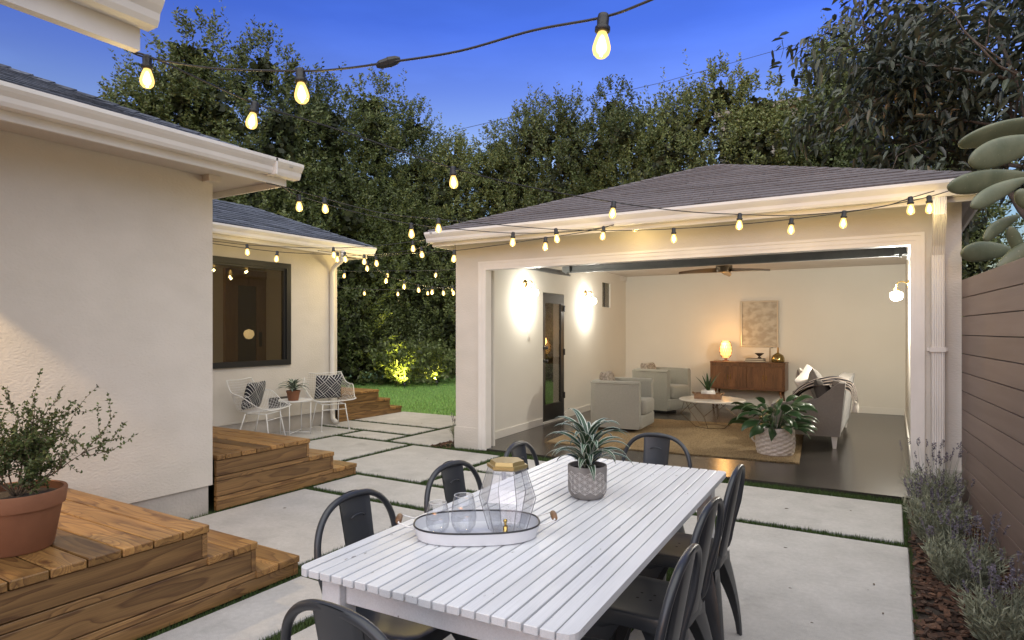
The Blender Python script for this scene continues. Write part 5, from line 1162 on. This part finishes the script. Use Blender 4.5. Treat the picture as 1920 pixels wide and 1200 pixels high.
wc = make_wire_chair(); wc['label'] = 'white wire chair turned sideways next to the house corner'; wc.location = (-7.07, 5.38, 0); wc.rotation_euler = (0, 0, R(22))
dup(wc, 'white wire chair facing the camera beside the white downspout', (-7.12, 6.60, 0), R(-24))
for (x, y, z, rz, rx, lab) in ((-7.185, 5.345, 0.60, 22, -16, 'black and white herringbone pillow leaning in the left wire chair'), (-7.17, 6.61, 0.615, -24, -14, 'black and white herringbone pillow upright in the right wire chair')):
    t = thing('pillow', lab, 'pillow', (x, y, z), R(rz - 90 + 180), 'herringbone pillows on the wire chairs'); p = pillow_mesh(t, 'cover', 0.40, 0.37, 0.12, 'herring'); p.rotation_euler = (R(rx*-1), 0, 0)
st = thing('side_table', 'small round white metal side table between the wire chairs', 'side table', (-7.16, 6.0, 0))
b = MB(); b.lathe([(0.002,0.462),(0.225,0.462),(0.232,0.468),(0.232,0.484),(0.224,0.484),(0.222,0.470),(0.002,0.470)], 36, 0, (0,0,0), False); b.obj('tabletop', 'whitemetal', st, False, 40)
for k in range(4):
    a = k*PI/2 + 0.5; b = MB(); b.tube([(0.215*math.cos(a), 0.215*math.sin(a), 0.464), (0.215*math.cos(a), 0.215*math.sin(a), 0.0)], 0.007, 8); b.obj('leg', 'whitemetal', st, True)
b = MB(); b.tube([(0.215*math.cos(.5), 0.215*math.sin(.5), 0.03), (-0.215*math.cos(.5), -0.215*math.sin(.5), 0.03)], 0.005, 6); a = .5 + PI/2; b.tube([(0.215*math.cos(a), 0.215*math.sin(a), 0.036), (-0.215*math.cos(a), -0.215*math.sin(a), 0.036)], 0.005, 6); b.obj('cross_bar', 'whitemetal', st, True)
sp_ = thing('potted_plant', 'small terracotta pot with a dark spiky plant on the white side table', 'potted plant', (-7.17, 5.97, 0.472))
b = MB(); b.lathe([(0.002,0.0),(0.068,0.0),(0.088,0.11),(0.094,0.112),(0.096,0.14),(0.086,0.14),(0.084,0.12)], 28, 0, (0,0,0), False); b.obj('pot', 'terracotta', sp_, False, 40)
b = MB(); b.lathe([(0.001,0.125),(0.085,0.122)], 20, 0, (0,0,0), False); b.obj('soil', 'soil', sp_)
blade_plant(8, 34, 0.26, 0.036, 1.9, sp_, z0=0.12, up=1.05, rosette=0.03)

# ------------------------------------------------------------------ inside the garage room
FZ = 0.018
rg = thing('jute_rug', 'large woven jute rug on the dark garage floor', 'rug', (-2.46, 8.60, FZ), R(5.3))
b = MB(); nx = 60
def rugf(zz):
    def f(u, v): return Vector((-1.47 + 2.94*u, -1.36 + 2.72*v + 0.012*math.sin(u*40)*(1 if v in (0, 1) else 0), zz + 0.002*math.sin(u*95)))
    return f
b.grid(rugf(0.012), nx*3, 8); b.grid(rugf(0.001), nx*3, 8)
for x in range(0): pass
b.obj('weave', 'rug', rg, True)
b = MB()
for k in range(220):
    x = -1.47 + 2.94*k/219; l_ = rnd.uniform(0.012, 0.03); b.box((x-0.003, -1.36-l_, 0.001), (x+0.003, -1.36, 0.010))
b.obj('fringe', 'rug', rg)

def rounded_block(b, x0, x1, y0, y1, z0, z1, r=0.06, mi=0, k=4):
    """box with rounded vertical edges and softened rims"""
    pts = []
    for (cx_, cy_, a0) in ((x1-r, y1-r, 0), (x0+r, y1-r, PI/2), (x0+r, y0+r, PI), (x1-r, y0+r, 1.5*PI)):
        for j in range(k+1): a = a0 + PI/2*j/k; pts.append((cx_, cy_, math.cos(a), math.sin(a)))
    n_ = len(pts); rings = [(r*0.6, z0), (r, z0 + r*0.35), (r, z1 - r*0.5), (r*0.85, z1 - r*0.15), (r*0.5, z1)]
    vs = [(cx_ + c*q, cy_ + s_*q, z) for q, z in rings for (cx_, cy_, c, s_) in pts]
    b.add(vs, [(i*n_+j, i*n_+(j+1) % n_, (i+1)*n_+(j+1) % n_, (i+1)*n_+j) for i in range(len(rings)-1) for j in range(n_)] + [tuple(range(n_-1, -1, -1)), tuple(range((len(rings)-1)*n_, len(rings)*n_))], mi)
def make_tub():
    """faces +X: U-shaped shell, seat cushion, recessed plinth"""
    t = thing('armchair', 'x', 'armchair', (0, 0, 0), 0, 'barrel armchairs in the garage room')
    b = MB(); outer, inner = [], []
    def U(w_, d0, d1, r):   # path of a U open to +X
        p = [(d1, -w_)]; p += [(d0 + r - r*math.sin(a), -w_ + r - r*math.cos(a)) for a in np.linspace(0, PI/2, 8)]; p += [(d0 + r - r*math.cos(a), w_ - r + r*math.sin(a)) for a in np.linspace(0, PI/2, 8)]; p += [(d1, w_)]; return p
    O, I = U(0.385, -0.40, 0.34, 0.13), U(0.275, -0.27, 0.34, 0.10); n_ = len(O); prof = [(0.0, 0.05, 0), (0.0, 0.66, 0), (0.15, 0.695, 0), (0.5, 0.71, 0), (0.85, 0.695, 0), (1.0, 0.66, 0), (1.0, 0.25, 0)]
    vs = [(O[i][0] + (I[i][0]-O[i][0])*f, O[i][1] + (I[i][1]-O[i][1])*f, z) for f, z, _ in prof for i in range(n_)]; m_ = len(prof)
    b.add(vs, [(k*n_+i, k*n_+i+1, (k+1)*n_+i+1, (k+1)*n_+i) for k in range(m_-1) for i in range(n_-1)] + [tuple(k*n_ for k in range(m_)), tuple(k*n_ + n_-1 for k in range(m_-1, -1, -1))])
    b.obj('shell', 'armfab', t, False, 50)
    b = MB(); b.tube([(O[i][0]*0.995, O[i][1]*0.995, 0.672) for i in range(n_)], 0.006, 6); b.obj('piping', 'armfab', t, True)
    b = MB(); rounded_block(b, -0.26, 0.40, -0.272, 0.272, 0.24, 0.44, 0.07); b.obj('seat_cushion', 'armfab', t, True, 60)
    b = MB(); rounded_block(b, -0.30, 0.37, -0.372, 0.372, 0.05, 0.24, 0.06); b.obj('base', 'armfab', t, True, 60)
    b = MB(); b.lathe([(0.25, 0.0), (0.25, 0.05)], 24); b.obj('plinth', 'black', t)
    return t
tu = make_tub(); tu['label'] = 'nearer sage grey barrel armchair seen from its side, by the garage back door'; tu.location = (-3.37, 8.70, FZ + 0.012); tu.rotation_euler = (0, 0, R(4))
dup(tu, 'farther sage grey barrel armchair between the back wall and the coffee table', (-3.56, 11.05, FZ + 0.0), R(-14)).scale = (1.04, 1.04, 1.06)
for (x, y, z, rz, lab) in ((-3.60, 8.70, 0.68, 94, 'speckled pillow at the back of the nearer barrel armchair'), (-3.80, 11.10, 0.70, 76, 'tan fluffy pillow at the back of the farther barrel armchair')):
    t = thing('pillow', lab, 'pillow', (x, y, z), R(rz), 'pillows on the barrel armchairs'); p = pillow_mesh(t, 'cover', 0.40, 0.34, 0.16, mat('speckled_' + str(int(y)), (0.42, 0.37, 0.31), 0.95, (0.16, 0.12, 0.09), 34, detail=6)); p.rotation_euler = (R(-18), 0, 0)

# coffee table
ct = thing('coffee_table', 'round marble coffee table on a thin geometric wire base on the rug', 'coffee table', (-2.30, 9.50, FZ + 0.012))
b = MB(); b.lathe([(0.002,0.385),(0.455,0.385),(0.468,0.392),(0.468,0.405),(0.460,0.411),(0.002,0.411)], 48, 0, (0,0,0), False); b.obj('tabletop', 'marble', ct, False, 30)
b = MB(); 
for k in range(6):
    a0, a1, am = k*PI/3, (k+1)*PI/3, (k+.5)*PI/3; T0, T1 = (0.40*math.cos(a0), 0.40*math.sin(a0), 0.385), (0.40*math.cos(a1), 0.40*math.sin(a1), 0.385); mid = (0.46*math.cos(am), 0.46*math.sin(am), 0.20); f0 = (0.24*math.cos(am), 0.24*math.sin(am), 0.006); f1 = (0.24*math.cos(am+PI/3), 0.24*math.sin(am+PI/3), 0.006)
    for p, q in ((T0, mid), (T1, mid), (mid, f0), (f0, f1)): b.tube([p, q], 0.0042, 5)
b.obj('wire_base', 'wirebrass', ct)
ty = thing('wicker_tray', 'small rectangular wooden tray on the coffee table', 'tray', (-2.36, 9.52, FZ + 0.424), R(10))
b = MB(); b.box((-0.19,-0.13,0.0),(0.19,0.13,0.012)); b.box((-0.19,-0.13,0.012),(0.19,-0.118,0.075)); b.box((-0.19,0.118,0.012),(0.19,0.13,0.075)); b.box((-0.19,-0.118,0.012),(-0.178,0.118,0.075)); b.box((0.178,-0.118,0.012),(0.19,0.118,0.075)); b.obj('tray_body', 'basket' if False else 'handlewood', ty)
for sg in (-1, 1): b = MB(); b.tube([(sg*0.19,-0.05,0.06),(sg*0.22,-0.04,0.085),(sg*0.22,0.04,0.085),(sg*0.19,0.05,0.06)], 0.008, 6); b.obj('handle', 'handlewood', ty, True)
sn = thing('snake_plant', 'snake plant in a round white pot on the coffee table tray', 'potted plant', (-2.36, 9.52, FZ + 0.437))
b = MB(); b.lathe([(0.002,0.0),(0.075,0.0),(0.10,0.03),(0.104,0.07),(0.092,0.11),(0.084,0.11),(0.085,0.09)], 26, 0, (0,0,0), False); b.obj('pot', 'whitepot', sn, True, 60)
b = MB(); b.lathe([(0.001,0.098),(0.086,0.095)], 18, 0, (0,0,0), False); b.obj('soil', 'soil', sn)
blade_plant(15, 12, 0.33, 0.036, 0.25, sn, z0=0.095, up=1.35, striped=False, cols=('plantgreen',))

# sideboard with things on it
sdb = thing('sideboard', 'mid century walnut sideboard on legs against the back wall', 'sideboard', (-2.30, 12.24, FZ))
b = MB(); b.box((-0.655,-0.20,0.83),(0.655,0.22,0.855),0,0.004); b.box((-0.65,-0.19,0.345),(-0.622,0.21,0.83)); b.box((0.622,-0.19,0.345),(0.65,0.21,0.83)); b.box((-0.622,-0.175,0.345),(0.622,0.21,0.372)); b.box((-0.622,-0.165,0.372),(0.622,-0.15,0.83)); b.box((-0.622,-0.188,0.775),(0.622,-0.166,0.83)); b.obj('carcass', 'walnut', sdb)
for k in range(4):
    x0 = -0.615 + k*0.3085; b = MB(); b.box((x0,-0.180,0.378),(x0+0.302,-0.167,0.770),0,0.002)
    q = b.obj('sliding_door', 'walnut', sdb)
    if k in (0, 3) or True:
        b = MB(); xx = x0 + (0.275 if k % 2 == 0 else 0.02); b.box((xx,-0.187,0.53),(xx+0.008,-0.181,0.62)); b.obj('pull', 'brass', q)
for sx in (-1, 1):
    for sy in (-0.14, 0.16): b = MB(); b.tube([(sx*0.56, sy, 0.345), (sx*0.61, sy, 0.0)], [0.024, 0.013], 10); b.obj('leg', 'walnut', sdb, True)
SBZ = FZ + 0.857
lm = thing('table_lamp', 'glowing woven table lamp on the left end of the sideboard', 'lamp', (-2.70, 12.20, SBZ))
b = MB(); b.lathe([(0.06,0.0),(0.06,0.015),(0.025,0.02),(0.025,0.05),(0.05,0.052),(0.05,0.06)], 20); b.obj('foot', 'lampfoot', lm, True, 40)
b = MB()
for k in range(22):
    a = 2*PI*k/22
    for sg in (1, -1): b.tube([((r+0.002)*math.cos(a + sg*z*2.2), (r+0.002)*math.sin(a + sg*z*2.2), z) for r, z in ((0.062,0.06),(0.095,0.11),(0.112,0.18),(0.110,0.24),(0.092,0.32),(0.068,0.375))], 0.0028, 4)
b.obj('weave', 'lampfoot', lm)
b = MB(); b.lathe([(0.060,0.06),(0.093,0.11),(0.110,0.18),(0.108,0.24),(0.090,0.32),(0.066,0.375)], 24, 0, (0,0,0), False); b.obj('shade', 'lampshade', lm, True)
point_light('lamp_glow', (0, -0.16, 0.34), 14, (1.0, 0.52, 0.16), 0.10, lm)
for k, (dz, w_, lab) in enumerate(((0.0, 0.17, 'lower dark book lying under the bowl on the sideboard'), (0.033, 0.155, 'upper dark book lying directly under the bowl on the sideboard'))):
    t = thing('book', lab, 'book', (-2.17, 12.17, SBZ + dz), R(4 - 6*k), 'books on the sideboard')
    b = MB(); b.box((-w_,-0.10,0.0),(w_,0.10,0.004)); b.box((-w_,-0.10,0.027),(w_,0.10,0.031)); b.box((-w_,0.096,0.004),(w_,0.10,0.027)); b.obj('cover', 'book', t)
    b = MB(); b.box((-w_+0.005,-0.095,0.0042),(w_-0.005,0.0955,0.0268)); b.obj('pages', 'paper', t)
t = thing('bowl', 'small dark conical bowl on top of the books on the sideboard', 'bowl', (-2.10, 12.17, SBZ + 0.065)); b = MB(); b.lathe([(0.002,0.0),(0.03,0.0),(0.03,0.02),(0.012,0.03),(0.085,0.095),(0.08,0.095),(0.01,0.04),(0.002,0.04)], 24, 0, (0,0,0), False); b.obj('cup', 'book', t, True, 40)
t = thing('brass_vase', 'amber mirrored bell vase with thin neck at the right end of the sideboard', 'vase', (-1.79, 12.20, SBZ)); b = MB(); b.lathe([(0.002,0.0),(0.105,0.0),(0.112,0.02),(0.110,0.07),(0.09,0.125),(0.045,0.155),(0.016,0.170),(0.014,0.265),(0.018,0.268),(0.010,0.268)], 32, 0, (0,0,0), False); b.obj('body', 'gilt', t, True, 50)
b = MB(); b.tube([(-0.135,0,0.0),(-0.135,0,0.255),(-0.09,0,0.258)], 0.006, 8); b.obj('rod', 'wirebrass', t, True)
pc = thing('framed_picture', 'tall pale abstract picture in a silver frame above the sideboard', 'picture', (-2.155, 12.495, 1.57))
b = MB()
for a, c in (((-0.33,-0.035,-0.43),(-0.305,0.0,0.43)),((0.305,-0.035,-0.43),(0.33,0.0,0.43)),((-0.305,-0.035,-0.43),(0.305,0.0,-0.405)),((-0.305,-0.035,0.405),(0.305,0.0,0.43))): b.box(a, c, 0, 0.004)
b.obj('frame', 'silver', pc)
b = MB(); b.box((-0.305,-0.02,-0.405),(0.305,-0.008,0.405)); b.obj('canvas', 'artcanvas', pc)

# wall lamps with globe shades
def sconce(loc, rz, label, power=30, gs=1.0):
    t = thing('wall_sconce', label, 'wall lamp', loc, rz, 'globe wall lamps in the garage room')
    b = MB(); b.T = Matrix.Rotation(R(90), 4, 'Y'); b.lathe([(0.002,0.0),(0.058,0.0),(0.058,0.008),(0.045,0.018),(0.012,0.022)], 20); b.T = Matrix.Identity(4)
    b.tube(catmull([Vector(p) for p in ((0.01,0,0.0),(0.06,0,0.03),(0.115,0,0.025),(0.135,0,-0.02),(0.135,0,-0.07))], 4), 0.007, 8); b.lathe([(0.03,-0.085),(0.032,-0.065),(0.01,-0.06)], 16, 0, (0.135,0,0)); b.obj('bracket', 'brass', t, True)
    b = MB(); b.lathe([(0.03*gs,-0.085),(0.078*gs,-0.10),(0.086*gs,-0.135),(0.080*gs,-0.170),(0.055*gs,-0.195),(0.004,-0.206)], 22, 0, (0.135,0,0)); b.obj('globe', 'globe', t, True)
    point_light('glow', (0.135, 0, -0.30), power, (1.0, 0.96, 0.85), 0.07, t)
    point_light('upglow', (0.16, 0, -0.02), power*0.25, (1.0, 0.96, 0.85), 0.05, t)
sconce((lx(7.85), 7.85, 2.12), R(-3), 'globe wall lamp on the garage left wall, nearer than the black door')
sconce((lx(10.2), 10.2, 2.10), R(-3), 'globe wall lamp on the garage left wall between the black door and the small window')
sconce((0.157, 9.2, 2.02), R(180), 'globe wall lamp peeping past the right jamb of the garage opening', 130, 0.85)

# ceiling fan
cf = thing('ceiling_fan', 'ceiling fan with dark wooden propeller blades in the garage room', 'ceiling fan', (-2.06, 9.2, 2.57))
b = MB(); b.lathe([(0.06,0.0),(0.06,-0.06),(0.03,-0.08),(0.03,-0.13),(0.085,-0.15),(0.11,-0.19),(0.115,-0.25),(0.09,-0.30),(0.002,-0.31)], 28); b.obj('motor', 'fanmetal', cf, True, 50)
for k, a in enumerate((200, -4, 98)):
    b = MB(); ca_, sa_ = math.cos(R(a)), math.sin(R(a))
    def fb(off):
        def f(u, v):
            L = 0.06 + 0.56*v; w_ = (0.055 + 0.06*math.sin(PI*min(1, v*0.9 + .1))**1.2)*(1 if v < .95 else .55); x = L; y = (u-.5)*w_*1.3; z = -0.27 + off + (u-.5)*0.045*(1-v*.6) - 0.03*v*v
            return Vector((x*ca_ - y*sa_, x*sa_ + y*ca_, z))
        return f
    b.grid(fb(0.004), 7, 16); b.grid(fb(-0.006), 7, 16); b.obj('blade', 'fan', cf, True)

# sofa
sf = thing('sofa', 'taupe sofa with sloping arms seen from its end, right of the basket plant', 'sofa', (-0.90, 9.55, FZ), R(0))
def scoop(y0, y1):
    b = MB(); side = [(-0.42,0.15),(-0.43,0.50),(-0.36,0.53),(-0.05,0.55),(0.10,0.60),(0.24,0.72),(0.33,0.80),(0.40,0.80),(0.34,0.15)]
    vs = [(x, y0, z) for x, z in side] + [(x, y1, z) for x, z in side]; n_ = len(side)
    b.add(vs, [tuple(range(n_)), tuple(range(2*n_-1, n_-1, -1))] + [(i, (i+1) % n_, n_+(i+1) % n_, n_+i) for i in range(n_)]); return b
for y0, y1 in ((-1.05, -0.93), (0.93, 1.05)): scoop(y0, y1).obj('arm', 'sofafab', sf, False, 45)
b = MB(); b.hexa([(0.10,-0.93,0.15),(0.33,-0.93,0.15),(0.33,0.93,0.15),(0.10,0.93,0.15),(0.26,-0.93,0.82),(0.395,-0.93,0.80),(0.395,0.93,0.80),(0.26,0.93,0.82)]); b.obj('backrest', 'sofafab', sf)
b = MB(); rounded_block(b, -0.42, 0.18, -0.925, 0.925, 0.28, 0.45, 0.06); b.obj('seat_cushion', 'sofafab', sf, True, 60)
b = MB(); b.box((-0.41,-0.93,0.15),(0.20,0.93,0.28)); b.obj('base', 'sofafab', sf)
for sx, sy in ((-0.36,-0.98),(0.28,-0.98),(-0.36,0.98),(0.28,0.98)): b = MB(); b.hexa([(sx-0.018,sy-0.018,0),(sx+0.018,sy-0.018,0),(sx+0.018,sy+0.018,0),(sx-0.018,sy+0.018,0),(sx-0.034,sy-0.034,0.15),(sx+0.034,sy-0.034,0.15),(sx+0.034,sy+0.034,0.15),(sx-0.034,sy+0.034,0.15)]); b.obj('leg', 'whitepot', sf)
for (x, y, z, rz, rx, rr_, w_, mt, lab) in ((-0.74,8.78,0.62,86,-20,8,0.46,'darkcush','dark cushion behind the near sofa arm under the striped throw'),(-0.84,9.12,0.68,100,-24,28,0.46,'greycush','grey cushion with its corner pointing up on the sofa'),
        (-0.96,9.35,0.70,76,-26,-24,0.48,'cream','cream cushion leaning in the middle of the sofa'),(-1.06,9.70,0.66,96,-22,20,0.48,'stripecush','striped pale and brown cushion farther along the sofa'),(-1.02,10.05,0.68,84,-20,-22,0.44,'cream','second cream cushion, at the far end of the sofa')):
    t = thing('cushion', lab, 'cushion', (x, y, z), R(rz), 'cushions heaped on the sofa'); p = pillow_mesh(t, 'cover', w_, w_*0.95, 0.17, mt); p.rotation_euler = (R(rx), R(rr_), 0)
# striped throw over the near arm
th_ = thing('striped_throw', 'dark and white striped tasselled throw draped over the near end of the sofa', 'throw', (-0.72, 8.80, 0.60))
b = MB(); path = [Vector(p) for p in ((-0.42,-0.02,-0.02),(-0.34,-0.02,0.10),(-0.22,-0.03,0.19),(-0.08,-0.04,0.24),(0.08,-0.03,0.265),(0.20,-0.02,0.24),(0.28,-0.01,0.20),(0.305,0.0,0.10),(0.315,0.0,0.0))]; pp = catmull(path, 6); nn_ = len(pp)
def thf(u, v):
    k = min(nn_-1, int(round(v*(nn_-1)))); c = pp[k]; s_ = u - 0.5
    return c + Vector((0.05*s_, s_*(0.34 + 0.08*math.sin(v*6)), -0.22*s_*s_ + 0.018*math.sin(u*21 + v*7) - 0.05*abs(s_)))
NU_ = 43; b.grid(thf, NU_, nn_, 0); b.mi = [1 if (i % (NU_-1)) % 3 < 1 else 0 for i in range(len(b.f))]; b.obj('cloth', ['throwdark', 'blush'], th_, True)
for (x, y, z) in ((0.315,-0.16,-0.06),(0.318,0.0,-0.08),(0.315,0.15,-0.06)):
    b = MB(); b.lathe([(0.004,0.06),(0.012,0.05),(0.016,0.03),(0.012,0.022),(0.022,0.0),(0.034,-0.075),(0.002,-0.078)], 12, 0, (x,y,z)); b.obj('tassel', 'cream', th_, True, 50)

# plant in a woven basket
bp = thing('basket_plant', 'big leafy green plant in a pale woven basket on the corner of the rug', 'potted plant', (-1.18, 7.83, FZ + 0.012))
b = MB(); n_ = 40; rings = []; vs = []
for k in range(26):
    z = 0.31*k/25; r = 0.192 + 0.022*math.sin(PI*(z/0.31)**0.8*0.9)
    for j in range(n_):
        a = 2*PI*j/n_; w2 = 0.0035*(1 if (j//2 + k//2) % 2 else -1); vs.append(((r + w2)*math.cos(a), (r + w2)*math.sin(a), z))
b.add(vs, [(i*n_+j, i*n_+(j+1) % n_, (i+1)*n_+(j+1) % n_, (i+1)*n_+j) for i in range(25) for j in range(n_)]); bk = b.obj('basket', 'basket', bp)
b = MB(); b.tube([(-0.20,-0.03,0.24),(-0.235,-0.03,0.22),(-0.245,-0.03,0.15),(-0.22,-0.03,0.12),(-0.20,-0.03,0.12)], 0.011, 6); b.obj('handle', 'basket', bk, True)
b = MB(); b.lathe([(0.001,0.27),(0.195,0.265)], 20, 0, (0,0,0), False); b.obj('soil', 'soil', bp)
g = np.random.default_rng(9); V, F = [], []; ns = 8; stems = MB()
for i in range(64):
    a = i*2.4 + g.normal(0, .2); f = i/64; el = 0.25 + 1.05*f; Ls = g.uniform(0.16, 0.34)*(0.7 + 0.5*f); d = Vector((math.cos(a)*math.cos(el), math.sin(a)*math.cos(el), math.sin(el))); p0 = Vector((0.05*math.cos(a), 0.05*math.sin(a), 0.27)); p = p0 + d*Ls
    stems.tube([p0, p0 + d*Ls*0.6 + Vector((0,0,0.01)), p], 0.0035, 5, 0, False, False)
    L = g.uniform(0.20, 0.31); w_ = L*g.uniform(0.30, 0.38); th = el*0.55 + g.normal(0, .15); hd = Vector((math.cos(a), math.sin(a), 0)); s = Vector((-math.sin(a), math.cos(a), 0)); tw = g.normal(0, 0.5); o = len(V)
    for k in range(ns + 1):
        t = k/ns; ww = w_*(math.sin(PI*min(1, 0.04 + 0.96*t)**0.8)**0.85 if t < 1 else 0.02); dv = hd*math.cos(th) + Vector((0,0,math.sin(th))); nrm = s.cross(dv); sd = s*math.cos(tw) + nrm*math.sin(tw)
        for c in (-1, -.5, 0, .5, 1): V.append(tuple(p + sd*(c*ww*0.5) - nrm*(abs(c)*-0.18*ww)))
        p = p + dv*(L/ns); th -= (1.7 + 0.6*f)*(0.4 + t)/ns
    for k in range(ns):
        for c in range(4): F.append((o + k*5 + c, o + k*5 + c + 1, o + (k+1)*5 + c + 1, o + (k+1)*5 + c))
fastmesh('leaves', np.array(V), np.array(F), ['plantgreen'], None, bp, True); stems.obj('stem', 'plantgreen', bp, True)

# ------------------------------------------------------------------ leaf litter on the slabs
lf = None
for i, (x, y) in enumerate(((-0.35,3.45),(-0.10,4.15),(-0.62,4.55),(-0.22,2.95),(-0.75,5.55),(-0.30,5.75),(-1.75,5.6),(-3.35,3.35),(-4.25,3.45),(-4.5,5.6),(-5.9,5.5),(-6.3,7.7),(-0.05,3.75),(-0.50,3.85))):
    if lf is None:
        b = MB(); b.add([(-0.022,0,0.002),(-0.006,0.007,0.006),(0.012,0.006,0.004),(0.024,0,0.001),(0.012,-0.006,0.005),(-0.006,-0.007,0.003),(0.0,0.0,0.001)], [(0,6,1),(1,6,2),(2,6,3),(3,6,4),(4,6,5),(5,6,0)])
        M['dryleaf'] = mat('dry_leaf', (0.09, 0.055, 0.03), 0.8); lf = b.obj('fallen_leaf', 'dryleaf'); o = lf
    else: o = lf.copy(); COL.objects.link(o)
    tag(o, 'tiny curled dry leaf lying on a concrete slab', 'leaf', 'dry leaves scattered on the slabs'); o.location = (x, y, 0.001); o.rotation_euler = (0, 0, i*1.7); sc_ = 0.40 + 0.5*((i*37) % 10)/10; o.scale = (sc_, sc_, sc_)
